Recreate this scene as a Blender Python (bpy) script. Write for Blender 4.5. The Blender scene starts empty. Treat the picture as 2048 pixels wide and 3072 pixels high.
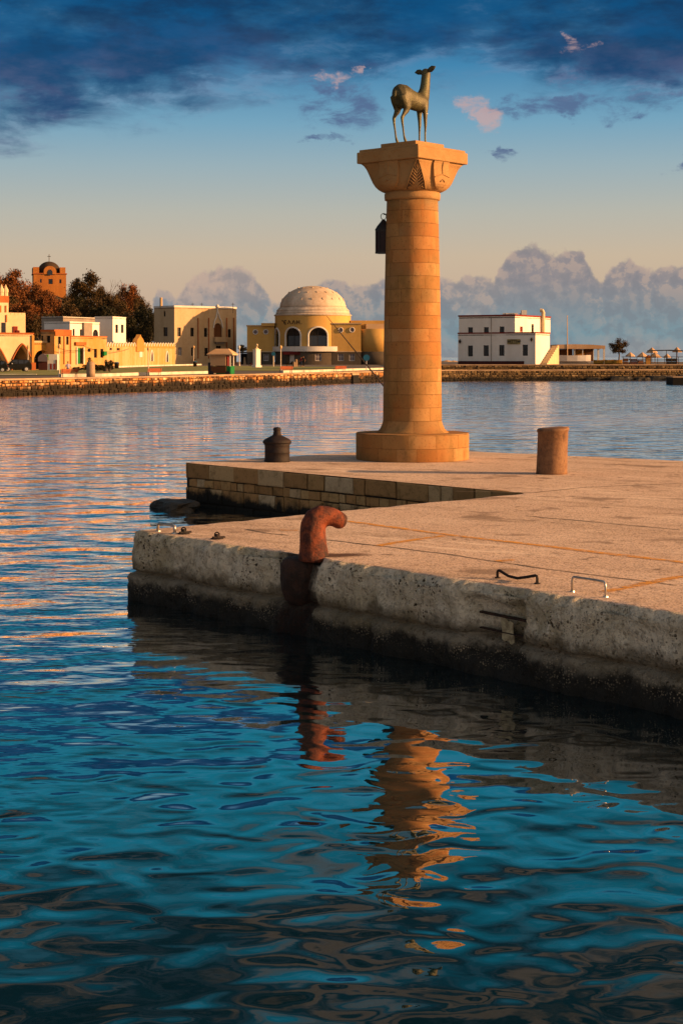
import bpy, bmesh, math, random
from mathutils import Vector, Matrix, noise
from mathutils.geometry import tessellate_polygon
R = math.radians
rnd = random.Random(7)
# ------------------------------------------------------------------ camera
F = 4772.0; CX = 1024.0; HY = 1072.0; HC = 3.2       # focal length in photo pixels, principal column, horizon row, eye height
scene = bpy.context.scene
cam_d = bpy.data.cameras.new('camera'); cam = bpy.data.objects.new('camera', cam_d)
scene.collection.objects.link(cam); scene.camera = cam
cam.location = (0, 0, HC); cam.rotation_euler = (R(90), 0, 0)
cam_d.sensor_fit = 'HORIZONTAL'; cam_d.sensor_width = 36.0; cam_d.lens = 36.0*F/2048.0
cam_d.shift_y = -(1536.0-HY)/2048.0
cam_d.clip_start = 0.1; cam_d.clip_end = 60000
scene.render.engine = 'CYCLES'
scene.cycles.use_denoising = True
scene.cycles.max_bounces = 6; scene.cycles.glossy_bounces = 3; scene.cycles.diffuse_bounces = 3; scene.cycles.transparent_max_bounces = 6
scene.cycles.sample_clamp_indirect = 6
vs = scene.view_settings
vs.view_transform = 'Standard'; vs.look = 'None'; vs.gamma = 1; vs.exposure = 1.10

def lin(h):
    h = h.lstrip('#'); o = []
    for i in (0, 2, 4):
        c = int(h[i:i+2], 16)/255
        o.append(c/12.92 if c <= .04045 else ((c+.055)/1.055)**2.4)
    return (o[0], o[1], o[2], 1)

# ------------------------------------------------------------------ node helper
class NT:
    def __init__(s, tree): s.t = tree; tree.nodes.clear()
    def n(s, typ, ins=None, **kw):
        nd = s.t.nodes.new(typ)
        for k, v in kw.items(): setattr(nd, k, v)
        for k, v in (ins or {}).items():
            if isinstance(v, bpy.types.NodeSocket): s.t.links.new(v, nd.inputs[k])
            else: nd.inputs[k].default_value = v
        return nd
    def m(s, op, a, b=0.0, c=0.0, clamp=False): return s.n('ShaderNodeMath', {0: a, 1: b, 2: c}, operation=op, use_clamp=clamp).outputs[0]
    def vm(s, op, a, b=(0, 0, 0)): return s.n('ShaderNodeVectorMath', {0: a, 1: b}, operation=op).outputs[0]
    def mix(s, f, a, b, bt='MIX'):
        nd = s.t.nodes.new('ShaderNodeMix'); nd.data_type = 'RGBA'; nd.blend_type = bt
        for k, v in ((0, f), (6, a), (7, b)):
            if isinstance(v, bpy.types.NodeSocket): s.t.links.new(v, nd.inputs[k])
            else: nd.inputs[k].default_value = v
        return nd.outputs[2]
    def ss(s, x, a, b, lo=0.0, hi=1.0):
        return s.n('ShaderNodeMapRange', {0: x, 1: a, 2: b, 3: lo, 4: hi}, interpolation_type='SMOOTHSTEP').outputs[0]
    def noise(s, v, sc, det=4, ro=.55, dist=0.0, col=False):
        nd = s.n('ShaderNodeTexNoise', {'Vector': v, 'Scale': sc, 'Detail': det, 'Roughness': ro, 'Distortion': dist})
        return nd.outputs['Color' if col else 'Fac']
    def ramp(s, f, stops, interp='LINEAR'):
        nd = s.n('ShaderNodeValToRGB', {0: f}); cr = nd.color_ramp; cr.interpolation = interp
        while len(cr.elements) < len(stops): cr.elements.new(0.5)
        for e, (p, c) in zip(cr.elements, stops): e.position = p; e.color = c
        return nd.outputs[0]
    def curve(s, x, pts):
        nd = s.n('ShaderNodeFloatCurve', {'Value': x}); cu = nd.mapping.curves[0]
        while len(cu.points) < len(pts): cu.points.new(.5, .5)
        for p, (a, b) in zip(cu.points, pts): p.location = (a, b); p.handle_type = 'VECTOR'
        nd.mapping.update(); return nd.outputs[0]

# ------------------------------------------------------------------ sun and sky
SUN_EL = R(13.0); SUN_AZ = R(-9.0)                    # to-sun direction, measured from +X
to_sun = Vector((math.cos(SUN_AZ)*math.cos(SUN_EL), math.sin(SUN_AZ)*math.cos(SUN_EL), math.sin(SUN_EL)))
sd = bpy.data.lights.new('sun', 'SUN'); sd.energy = 5.0; sd.angle = R(0.5); sd.color = (1.0, .53, .22)
sun = bpy.data.objects.new('sun', sd); scene.collection.objects.link(sun)
sun.rotation_euler = to_sun.to_track_quat('Z', 'Y').to_euler(); sun.location = (60, -8, 30)

world = bpy.data.worlds.new('World'); scene.world = world; world.use_nodes = True
def build_world():
    g = NT(world.node_tree)
    co = g.n('ShaderNodeTexCoord').outputs['Generated']
    sp = g.n('ShaderNodeSeparateXYZ', {0: co}); x, y, z = sp.outputs
    el = g.m('ARCSINE', z); az = g.m('ARCTAN2', x, y)
    elp = g.m('MAXIMUM', el, 0.0)
    # evening sky gradient; stops above the view shaped to light water and quay
    t = g.m('POWER', g.m('DIVIDE', elp, 1.5708), 0.5)
    P = lambda py: math.sqrt(max(0, (HY-py)/F)/1.5708)
    grad = g.ramp(t, [(0, lin('a79a90')), (P(900), lin('cbb098')), (P(770), lin('ccb89f')), (P(640), lin('b9b8ad')), (P(500), lin('9ab1ba')),
                      (P(370), lin('74a5c0')), (P(200), lin('3a83b0')), (P(0), lin('125a88')), (.385, lin('1f9fc4')), (.405, lin('18a6c8')), (.437, lin('078aa6')), (.479, lin('022c38')), (.535, lin('010e14')), (.62, lin('011017')), (.8, lin('74818a')), (1, lin('8f9aa2'))])
    nish = g.n('ShaderNodeTexSky', sky_type='NISHITA', sun_disc=False, sun_elevation=SUN_EL, sun_rotation=R(90)-SUN_AZ, air_density=1.2, dust_density=2.0, ozone_density=1.5).outputs[0]
    nish = g.vm('SCALE', nish); nish.node.inputs['Scale'].default_value = .07
    sky = g.mix(.10, grad, nish)
    # high cloud deck
    v = g.n('ShaderNodeCombineXYZ', {0: az, 1: g.m('MULTIPLY', el, 2.7), 2: 0.37}).outputs[0]
    big = g.m('ADD', g.m('MULTIPLY', g.noise(v, 6.0, 3, .5, .2), .55), g.m('MULTIPLY', g.noise(v, 17.0, 9, .62, .3), .45))
    thr = g.curve(g.m('ADD', g.m('DIVIDE', az, 0.4292), 0.5, clamp=True), [(0, .141), (.2, .146), (.35, .158), (.48, .160), (.60, .166), (.75, .172), (.88, .160), (1, .155)])
    lift = g.m('MULTIPLY', g.m('SUBTRACT', el, thr), 6.5)
    lift = g.m('MINIMUM', lift, .30)
    deck = g.ss(g.m('ADD', big, lift), .455, .68)
    deck = g.m('MULTIPLY', deck, g.ss(g.noise(g.vm('ADD', v, (3, 1, 0)), 10.0, 6, .6), .66, .48, .55, 1.0))
    deck = g.m('MULTIPLY', deck, g.ss(el, .245, .222, .15, 1.0))
    fine = g.m('ADD', g.m('MULTIPLY', g.m('SUBTRACT', g.noise(v, 30.0, 9, .68, .4), .5), 2.6), .5)
    body = g.mix(g.ss(g.noise(v, 14.0, 7, .6), .38, .64), lin('16426c'), lin('4a567a'))
    high = g.ss(el, .165, .215)
    body = g.mix(high, body, g.mix(g.ss(g.noise(v, 20.0, 8, .62), .36, .64), lin('0d4d7c'), lin('15375c')))
    edge = g.ss(deck, .75, .15)
    body = g.mix(g.m('MULTIPLY', edge, g.ss(fine, .35, .75)), body, lin('7e88a5'))
    # brighter pinkish puffs where the low sun reaches the deck
    wv = g.n('ShaderNodeCombineXYZ', {0: az, 1: g.m('MULTIPLY', el, 1.5), 2: 8.3}).outputs[0]
    w1 = g.n('ShaderNodeSeparateColor', {0: g.noise(wv, 26.0, 2, .5, 0, True)}); w2 = g.n('ShaderNodeSeparateColor', {0: g.noise(wv, 90.0, 7, .65, 0, True)})
    def warp(k, a, c): return g.m('ADD', g.m('MULTIPLY', g.m('SUBTRACT', w1.outputs[k], .5), a), g.m('MULTIPLY', g.m('SUBTRACT', w2.outputs[k], .5), c))
    waz = g.m('ADD', az, warp(0, 300/F, 150/F)); wel = g.m('ADD', el, warp(1, 110/F, 75/F))
    def blob(px, py, rx, ry):
        dx = g.m('DIVIDE', g.m('SUBTRACT', waz, (px-CX)/F), rx/F); dy = g.m('DIVIDE', g.m('SUBTRACT', wel, (HY-py)/F), ry/F)
        r2 = g.m('ADD', g.m('MULTIPLY', dx, dx), g.m('MULTIPLY', dy, dy))
        return g.m('MULTIPLY', g.ss(r2, 2.0, 0.0), g.m('ADD', .9, g.m('MULTIPLY', g.m('SUBTRACT', fine, .5), 2.6)))
    pink = None
    for b in ((1440, 352, 56, 62), (1028, 248, 52, 20), (1690, 160, 32, 26), (1105, 230, 24, 14)):
        k = g.ss(blob(*b), .05, 1.25); pink = k if pink is None else g.m('MAXIMUM', pink, k)
    grey = None
    for b in ((1000, 310, 110, 62), (1630, 325, 170, 32), (1930, 335, 140, 34), (1850, 230, 190, 60), (1990, 505, 45, 16), (960, 412, 60, 12), (1490, 468, 50, 12), (120, 330, 150, 50)):
        k = g.ss(blob(*b), .0, 1.5); grey = k if grey is None else g.m('MAXIMUM', grey, k)
    sky = g.mix(g.m('MULTIPLY', grey, .8), sky, lin('4f5f86'))
    sky = g.mix(g.m('MULTIPLY', deck, .94), sky, body)
    sky = g.mix(g.m('MULTIPLY', pink, .75), sky, lin('c3a29e'))
    # warm lit patches higher up (seen only in the harbour water)
    hp = g.m('MULTIPLY', g.ss(g.noise(v, 7.5, 4, .5), .53, .63), g.ss(el, .27, .36))
    sky = g.mix(g.m('MULTIPLY', hp, .45), sky, lin('a58468'))
    # cumulus bank on the horizon
    u = g.m('ADD', g.m('DIVIDE', az, 0.4292), 0.5, clamp=True)
    tops = [(0, 1040), (420, 1010), (452, 930), (470, 880), (505, 868), (530, 900), (560, 850), (610, 805), (660, 790), (720, 800), (780, 850), (815, 895), (880, 880), (950, 850), (1000, 838), (1060, 850), (1140, 836),
            (1330, 835), (1370, 840), (1420, 820), (1480, 838), (1510, 770), (1550, 726), (1610, 738), (1650, 765), (1690, 748), (1740, 740), (1710, 770)][:-1] + [(1765, 800), (1795, 850), (1830, 800), (1880, 778), (1930, 815), (1970, 798), (2048, 800)]
    top = g.curve(u, [(a/2048, (HY-b)/400) for a, b in tops])
    cv = g.n('ShaderNodeCombineXYZ', {0: az, 1: el, 2: 1.7}).outputs[0]; nb = g.m('ADD', g.m('MULTIPLY', g.noise(cv, 42.0, 3, .5, .1), .5), g.m('MULTIPLY', g.noise(cv, 120.0, 8, .62, .3), .5))
    hgt = g.m('ADD', g.m('MULTIPLY', top, 400.0/F), g.m('MULTIPLY', g.m('SUBTRACT', nb, .5), 150.0/F))
    over = g.m('SUBTRACT', hgt, el)
    cv2 = g.vm('ADD', cv, (.0045, .0045, 0)); nb2 = g.m('ADD', g.m('MULTIPLY', g.noise(cv2, 42.0, 3, .5, .1), .5), g.m('MULTIPLY', g.noise(cv2, 120.0, 8, .62, .3), .5))
    relief = g.m('SUBTRACT', nb, nb2)
    bank = g.ss(over, -3.0/F, 14.0/F)
    bank = g.m('MULTIPLY', bank, g.ss(top, .09, .2))
    bn = g.noise(g.n('ShaderNodeCombineXYZ', {0: az, 1: el, 2: 5.1}).outputs[0], 24.0, 6, .6)
    bcol = g.ramp(g.m('DIVIDE', elp, .075), [(0, lin('868e94')), (.2, lin('70909c')), (.42, lin('7a8790')), (.65, lin('89858a')), (1, lin('8e8588'))])
    bcol = g.mix(g.m('MULTIPLY', g.ss(bn, .42, .68), .45), bcol, lin('a3968f'))
    warm = g.ss(u, .40, .30)
    bcol = g.mix(g.m('MULTIPLY', warm, g.ss(bn, .42, .66, .05, .7)), bcol, lin('bda495'))
    bcol = g.mix(g.m('MULTIPLY', g.ss(over, 26.0/F, 2.0/F), .35), bcol, lin('c8b09a'))
    bcol = g.mix(g.m('MULTIPLY', g.ss(relief, .0, .075), g.ss(over, 190/F, 10/F, .08, .42)), bcol, lin('cbae98'))
    bcol = g.mix(g.m('MULTIPLY', g.ss(relief, .0, -.075), .35), bcol, lin('6d7580'))
    sky = g.mix(g.m('MULTIPLY', bank, .93), sky, bcol)
    # warm glow round the low sun, out of frame
    dt = g.n('ShaderNodeVectorMath', {0: co, 1: tuple(to_sun)}, operation='DOT_PRODUCT').outputs['Value']
    sky = g.mix(g.ss(dt, .55, 1.0), sky, (1.7, 1.0, .5, 1))
    back = g.m('MULTIPLY', g.ss(y, -.1, -.7), g.ss(el, 1.1, .1))  # added fill: unseen sky behind the camera brightened to light shaded faces
    sky = g.mix(g.m('MULTIPLY', back, .85), sky, (.74, .70, .66, 1))
    sky = g.mix(g.ss(x, -.24, -.60), sky, g.mix(1.0, sky, (.62, .66, .72, 1), 'MULTIPLY'))  # unseen sky away from the sun dimmed to darken the column's shade side
    bg = g.n('ShaderNodeBackground', {0: sky, 1: .487})
    g.n('ShaderNodeOutputWorld', {0: bg.outputs[0]})
build_world()
# ------------------------------------------------------------------ scene tools
coll = scene.collection
def dep(py, z): return F*(HC-z)/(py-HY)
def atx(px, d): return (px-CX)/F*d
def zat(py, d): return HC+(HY-py)/F*d
def gp(px, py, z): d = dep(py, z); return Vector((atx(px, d), d, z))
def tag(o, label=None, cat=None, group=None, kind=None):
    if label: o['label'] = label
    if cat: o['category'] = cat
    if group: o['group'] = group
    if kind: o['kind'] = kind
    return o
def thing(name, label, cat, loc=(0, 0, 0), rz=0.0, group=None):
    o = bpy.data.objects.new(name, None); o.empty_display_size = .2; coll.objects.link(o)
    o.location = loc; o.rotation_euler = (0, 0, rz); return tag(o, label, cat, group)
def copy_tree(o, parent=None):
    c = o.copy(); coll.objects.link(c)
    if parent: c.parent = parent
    for ch in list(o.children): copy_tree(ch, c)
    return c

class MB:
    def __init__(s): s.v = []; s.f = []; s.mi = []; s.tint = []; s.k = 0; s.tc = 0.5
    def add(s, pts): b = len(s.v); s.v += [Vector(p) for p in pts]; return b
    def face(s, idx): s.f.append(tuple(idx)); s.mi.append(s.k); s.tint.append(s.tc)
    def poly(s, pts): b = s.add(pts); s.face(range(b, b+len(pts)))
    def box(s, c, size, rz=0.0, M=None, taper=1.0):
        x, y, z = [k/2 for k in size]; Q = Matrix.Rotation(rz, 3, 'Z') if M is None else M
        P = []
        for dz in (-1, 1):
            k = taper if dz > 0 else 1
            for dx, dy in ((-1, -1), (1, -1), (1, 1), (-1, 1)): P.append(Vector(c)+Q @ Vector((dx*x*k, dy*y*k, dz*z)))
        b = s.add(P)
        for q in ((3, 2, 1, 0), (4, 5, 6, 7), (0, 1, 5, 4), (1, 2, 6, 5), (2, 3, 7, 6), (3, 0, 4, 7)): s.face([b+i for i in q])
        return s
    def prism(s, pts, d):                        # planar outline pts, extruded by vector d
        n = len(pts); d = Vector(d); b = s.add(pts); s.add([Vector(p)+d for p in pts])
        s.face(range(b+n-1, b-1, -1)); s.face(range(b+n, b+2*n))
        for i in range(n): j = (i+1) % n; s.face((b+i, b+j, b+n+j, b+n+i))
        return s
    def rings(s, R_, cap=True, closed=True):
        n = len(R_[0]); b0 = len(s.v)
        for r in R_: s.add(r)
        for k in range(len(R_)-1):
            for i in range(n if closed else n-1):
                j = (i+1) % n; s.face((b0+k*n+i, b0+k*n+j, b0+(k+1)*n+j, b0+(k+1)*n+i))
        if cap: s.face([b0+i for i in range(n-1, -1, -1)]); s.face([b0+(len(R_)-1)*n+i for i in range(n)])
        return s
    def lathe(s, prof, n=24, c=(0, 0, 0), cap=True):
        c = Vector(c)
        return s.rings([[c+Vector((r*math.cos(2*math.pi*i/n), r*math.sin(2*math.pi*i/n), z)) for i in range(n)] for r, z in prof], cap)
    def tube(s, pts, rad, n=8, side=None, cap=True):
        pts = [Vector(p) for p in pts]; N = len(pts); out = []
        if not isinstance(rad, (list, tuple)): rad = [rad]*N
        prev = None
        for k in range(N):
            t = (pts[min(k+1, N-1)]-pts[max(k-1, 0)]).normalized()
            sv = Vector(side) if side is not None else (prev if prev is not None else (Vector((0, 0, 1)) if abs(t.z) < .9 else Vector((1, 0, 0))))
            a = (sv-t*sv.dot(t)).normalized(); b = t.cross(a); prev = a
            r = rad[k]; ra, rb = r if isinstance(r, (tuple, list)) else (r, r)
            out.append([pts[k]+a*(ra*math.cos(2*math.pi*i/n))+b*(rb*math.sin(2*math.pi*i/n)) for i in range(n)])
        return s.rings(out, cap)
    def ball(s, c, r, n=12, m=8):
        r = r if isinstance(r, (tuple, list)) else (r, r, r); c = Vector(c)
        pr = [(math.sin(math.pi*k/m), -math.cos(math.pi*k/m)) for k in range(m+1)]; pr[0] = (.02, -1); pr[-1] = (.02, 1)
        return s.rings([[c+Vector((r[0]*a*math.cos(2*math.pi*i/n), r[1]*a*math.sin(2*math.pi*i/n), r[2]*b)) for i in range(n)] for a, b in pr])
    def build(s, name, mats, parent=None, smooth=False, remesh=0, bevel=0, subsurf=0, world=False, label=None, sm=6, fix=True):
        me = bpy.data.meshes.new(name)
        off = parent.location if (world and parent is not None) else Vector((0, 0, 0))
        pr = parent
        while world and pr is not None and pr.parent is not None: pr = pr.parent; off = off+pr.location
        me.from_pydata([tuple(p-off) for p in s.v], [], s.f)
        for m in (mats if isinstance(mats, (list, tuple)) else [mats]): me.materials.append(m)
        me.polygons.foreach_set('material_index', s.mi)
        me.polygons.foreach_set('use_smooth', [smooth]*len(s.f))
        if len(set(s.tint)) > 1:
            a = me.color_attributes.new('tint', 'FLOAT_COLOR', 'CORNER'); arr = []
            for p, t in zip(me.polygons, s.tint): arr += [t, t, t, 1]*p.loop_total
            a.data.foreach_set('color', arr)
        if fix:
            bm = bmesh.new(); bm.from_mesh(me); bmesh.ops.recalc_face_normals(bm, faces=bm.faces); bm.to_mesh(me); bm.free()
        me.update()
        o = bpy.data.objects.new(name, me); coll.objects.link(o)
        if parent is not None: o.parent = parent
        if remesh:
            q = o.modifiers.new('remesh', 'REMESH'); q.mode = 'VOXEL'; q.voxel_size = remesh; q.use_smooth_shade = True
            q = o.modifiers.new('smooth', 'SMOOTH'); q.factor = .5; q.iterations = sm
        if bevel:
            q = o.modifiers.new('bevel', 'BEVEL'); q.width = bevel; q.segments = 2; q.limit_method = 'ANGLE'; q.angle_limit = R(35)
        if subsurf:
            q = o.modifiers.new('sub', 'SUBSURF'); q.levels = subsurf; q.render_levels = subsurf
        if label: o['label'] = label
        return o

# ------------------------------------------------------------------ materials
def newmat(name):
    m = bpy.data.materials.new(name); m.use_nodes = True; return m, NT(m.node_tree)
def pos(g): return g.n('ShaderNodeNewGeometry').outputs['Position']
def fin(g, col, rough=.8, bump=None, bd=.01, metal=0.0, spec=.3, **kw):
    ins = {'Base Color': col, 'Roughness': rough, 'Metallic': metal, 'Specular IOR Level': spec}; ins.update(kw)
    if bump is not None: ins['Normal'] = g.n('ShaderNodeBump', {'Height': bump, 'Distance': bd, 'Strength': 1.0}).outputs[0]
    p = g.n('ShaderNodeBsdfPrincipled', ins); g.n('ShaderNodeOutputMaterial', {0: p.outputs[0]})
def simple(name, c1, c2=None, sc=3.0, rough=.8, metal=0.0, spec=.3, bd=0.0, fsc=None, streak=False, loc=False):
    """two-tone weathered colour; streak stretches the stains downwards"""
    m, g = newmat(name); p = g.n('ShaderNodeTexCoord').outputs['Object'] if loc else pos(g)
    c2 = c2 or tuple(k*.8 for k in c1[:3])
    c1 = tuple(c1[:3])+(1,); c2 = tuple(c2[:3])+(1,)
    q = g.vm('MULTIPLY', p, (1, 1, .22)) if streak else p
    n1 = g.noise(q, sc, 6, .62); n2 = g.noise(p, fsc or sc*9, 4, .6)
    f = g.ss(g.m('ADD', g.m('MULTIPLY', n1, .75), g.m('MULTIPLY', n2, .25)), .36, .64)
    fin(g, g.mix(f, c1, c2), rough, n2 if bd else None, bd, metal, spec); return m
def glass(name, c=(.012, .013, .014)):
    m, g = newmat(name); fin(g, tuple(c)+(1,), .12, spec=.5); return m

M = {}
Q0 = Vector((-2.85, 21.15)); fd = Vector((.644, -.765)).normalized(); fn = Vector((fd.y, -fd.x))   # front edge, outward normal
def tpx(px, o=0.0):                                   # parameter along the front edge under pixel column px
    r = (px-CX)/F; p = Q0+fn*o; return (r*p.y-p.x)/(fd.x-r*fd.y)
def mk_water():
    m, g = newmat('water'); p = pos(g); sp = g.n('ShaderNodeSeparateXYZ', {0: p}); Y = sp.outputs[1]; X = sp.outputs[0]
    q = g.vm('MULTIPLY', p, (1, 1.25, 1))
    h1 = g.noise(q, .8, 1, .35, .2); h2 = g.noise(g.vm('ADD', q, (7, 3, 2)), 2.3, .5, .35, .6); h4 = g.noise(p, 7.0, 2, .5, .4); h3 = g.noise(g.vm('MULTIPLY', p, (.8, 2.0, 1)), 2.2, 3, .5)
    open_ = g.ss(g.m('ADD', Y, g.m('MULTIPLY', X, -2.2)), 11.0, 32.0)   # calmer in the lee of the quay
    hh = g.m('ADD', g.m('MULTIPLY', h1, g.m('ADD', .026, g.m('MULTIPLY', open_, .075))), g.m('ADD', g.m('MULTIPLY', h2, .0145), g.m('MULTIPLY', h4, .0004)))
    hh = g.m('ADD', hh, g.m('MULTIPLY', h3, g.m('MULTIPLY', open_, .018)))
    nb = g.n('ShaderNodeBump', {'Height': hh, 'Distance': 1.0, 'Strength': 1.0}).outputs[0]
    def slope(vs, sc, det, amp, off):
        c = g.noise(g.vm('ADD', g.vm('MULTIPLY', p, vs), off), sc, det, .6, 0, True)
        return g.vm('MULTIPLY', g.vm('SUBTRACT', c, (.5, .5, .5)), amp)
    far = g.ss(Y, 24.0, 75.0)
    patch = g.ss(g.noise(g.vm('MULTIPLY', p, (.022, .05, 1)), 1.0, 3, .5), .36, .62, .45, 1.15)
    s = g.vm('ADD', slope((.55, 1.5, 1), 1.5, 3, (.13, .23, 0), (0, 0, 0)), slope((.5, 1.2, 1), .45, 2, (.035, .055, 0), (9, 4, 1)))
    sc = g.vm('SCALE', s); g.t.links.new(g.m('MULTIPLY', far, patch), sc.node.inputs['Scale'])
    bias = g.vm('SCALE', (0, -1, 0)); g.t.links.new(g.m('MULTIPLY', far, .026), bias.node.inputs['Scale'])   # at grazing angles mostly the facets turned to the viewer show
    nrm = g.vm('NORMALIZE', g.vm('ADD', g.vm('ADD', nb, sc), bias))
    lw = g.n('ShaderNodeFresnel', {'IOR': 1.36, 'Normal': nrm}).outputs[0]
    fr = g.m('MULTIPLY', lw, 1.8, clamp=True)
    gl = g.n('ShaderNodeBsdfGlossy', {'Color': (1, 1, 1, 1), 'Roughness': .015, 'Normal': nrm})
    df = g.n('ShaderNodeBsdfDiffuse', {'Color': (.0008, .011, .015, 1)})
    mx = g.n('ShaderNodeMixShader', {0: fr, 1: df.outputs[0], 2: gl.outputs[0]})
    g.n('ShaderNodeOutputMaterial', {0: mx.outputs[0]}); return m
M['water'] = mk_water()

def mk_column_stone():
    m, g = newmat('column sandstone'); uv = g.n('ShaderNodeUVMap').outputs[0]; p = pos(g)
    w = g.vm('ADD', uv, g.vm('SCALE', g.noise(p, 3.0, 2, .5, 0, True)))
    w.node.inputs[1].links[0].from_node.inputs['Scale'].default_value = .012
    br = g.n('ShaderNodeTexBrick', {'Vector': w, 'Color1': (.12, .12, .12, 1), 'Color2': (.92, .92, .92, 1), 'Mortar': (0, 0, 0, 1), 'Scale': 1.0, 'Mortar Size': .0045, 'Mortar Smooth': .4, 'Bias': 0.0, 'Brick Width': .62, 'Row Height': .295}, offset=.43, squash=.72, squash_frequency=3)
    per = br.outputs['Color']; mort = br.outputs['Fac']
    c = g.ramp(per, [(.1, lin('7f5a30')), (.3, lin('8f693c')), (.45, lin('957043')), (.6, lin('a37f52')), (.75, lin('8a6033')), (.9, lin('7f6a4a'))])
    n1 = g.noise(p, 2.2, 6, .65); n2 = g.noise(p, 22, 5, .7)
    c = g.mix(g.ss(n1, .38, .62, .05, .5), c, lin('916b3e'), 'MIX')
    c = g.mix(g.m('MULTIPLY', g.ss(g.noise(g.vm('MULTIPLY', p, (1, 1, .5)), 1.5, 6, .65), .47, .66), .7), c, lin('70572f'))
    c = g.mix(g.m('MULTIPLY', g.ss(g.noise(g.vm('ADD', p, (3, 0, 7)), .95, 5, .6), .48, .66), .32), c, lin('98551f'))
    pit = g.ss(n2, .34, .45)
    c = g.mix(g.m('MULTIPLY', g.m('SUBTRACT', 1.0, pit), .55), c, lin('5d3d20'))
    c = g.mix(g.m('MULTIPLY', g.m('MULTIPLY', mort, g.ss(g.noise(p, 4.0, 4, .6), .42, .62)), .6), c, lin('5a3b20'))
    # run-down stains
    st = g.ss(g.noise(g.vm('MULTIPLY', p, (7, 7, .6)), 1.0, 4, .6), .60, .74)
    c = g.mix(g.m('MULTIPLY', st, .35), c, lin('8a4a1c'))
    h = g.m('ADD', g.m('MULTIPLY', n2, .5), g.m('MULTIPLY', mort, -1.0))
    fin(g, c, .85, h, .012, spec=.2); return m
M['column'] = mk_column_stone()
def mk_carved():
    m, g = newmat('carved sandstone'); p = pos(g); n1 = g.noise(p, 1.6, 6, .6); n2 = g.noise(p, 26, 5, .7)
    c = g.mix(g.ss(n1, .35, .68), lin('906c42'), lin('99774d'))
    c = g.mix(g.m('MULTIPLY', g.ss(g.noise(p, 6, 5, .65), .54, .7), .5), c, lin('91602f'))
    c = g.mix(g.m('MULTIPLY', g.ss(n2, .42, .30), .6), c, lin('5d3d20'))
    fin(g, c, .85, n2, .008, spec=.2); return m
M['carved'] = mk_carved()

def mk_concrete():
    m, g = newmat('weathered concrete'); p = pos(g); z = g.n('ShaderNodeSeparateXYZ', {0: p}).outputs[2]
    n1 = g.noise(p, 2.3, 6, .65); n2 = g.noise(p, 14, 6, .7); n3 = g.noise(p, 70, 4, .65)
    c = g.mix(g.ss(n1, .36, .66), lin('c2b59c'), lin('dcd1bc'))
    c = g.mix(g.m('MULTIPLY', g.ss(n2, .50, .66), .55), c, lin('7c705a'))
    c = g.mix(g.m('MULTIPLY', g.ss(g.noise(p, .9, 5, .6), .5, .66), .45), c, lin('85784c'))
    def peb(sc, keep, thr):
        v = g.n('ShaderNodeTexVoronoi', {'Vector': p, 'Scale': sc, 'Randomness': 1.0}); d = v.outputs['Distance']
        k = g.n('ShaderNodeSeparateColor', {0: v.outputs['Color']}); return g.m('MULTIPLY', g.ss(d, thr, thr-.16), g.ss(k.outputs[0], keep, keep+.02)), k.outputs[1]
    exposed = g.ss(g.noise(p, 1.7, 5, .7), .46, .60)
    a, ta = peb(24, .55, .46); b, tb = peb(44, .45, .48)
    pm = g.m('MAXIMUM', a, b)
    pc = g.mix(g.ss(ta, .35, .65), lin('3e3628'), lin('dccfba'))
    c = g.mix(g.m('MULTIPLY', pm, g.m('ADD', g.m('MULTIPLY', exposed, .75), .25)), c, pc)
    hole = g.m('MULTIPLY', g.ss(g.noise(p, 34, 5, .7), .40, .31), g.m('ADD', g.m('MULTIPLY', exposed, .7), .3))
    c = g.mix(g.m('MULTIPLY', hole, .9), c, lin('1d1812'))
    zz = g.m('ADD', z, g.m('MULTIPLY', g.m('SUBTRACT', g.noise(p, 3.2, 6, .68), .5), .42))
    wet = g.ss(zz, .42, .20)
    dark = g.mix(g.m('MULTIPLY', g.m('MULTIPLY', b, g.ss(g.noise(p, 2.6, 5, .7), .38, .60)), g.ss(zz, .04, .26)), g.mix(g.ss(zz, .14, .42), (.004, .0035, .003, 1), lin('2a2013')), lin('a08f76'))
    c = g.mix(g.m('MULTIPLY', wet, .97), c, dark)
    rust = g.ss(zz, .58, .40); c = g.mix(g.m('MULTIPLY', g.m('MULTIPLY', rust, g.m('SUBTRACT', 1.0, wet)), .8), c, lin('4a3c25'))
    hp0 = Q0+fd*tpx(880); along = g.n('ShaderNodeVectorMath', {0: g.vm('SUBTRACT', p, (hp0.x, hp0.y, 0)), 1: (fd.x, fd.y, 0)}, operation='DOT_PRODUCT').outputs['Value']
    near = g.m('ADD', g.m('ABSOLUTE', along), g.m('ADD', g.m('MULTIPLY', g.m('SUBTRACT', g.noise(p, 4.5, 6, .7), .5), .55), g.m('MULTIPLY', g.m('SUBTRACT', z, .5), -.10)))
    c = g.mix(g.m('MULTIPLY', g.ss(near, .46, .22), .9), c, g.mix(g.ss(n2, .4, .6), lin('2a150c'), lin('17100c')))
    h = g.m('ADD', g.m('MULTIPLY', pm, .45), g.m('ADD', g.m('MULTIPLY', n2, .9), g.m('MULTIPLY', n3, .55)))
    fin(g, c, .82, h, .035, spec=.25); return m
M['concrete'] = mk_concrete()
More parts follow.
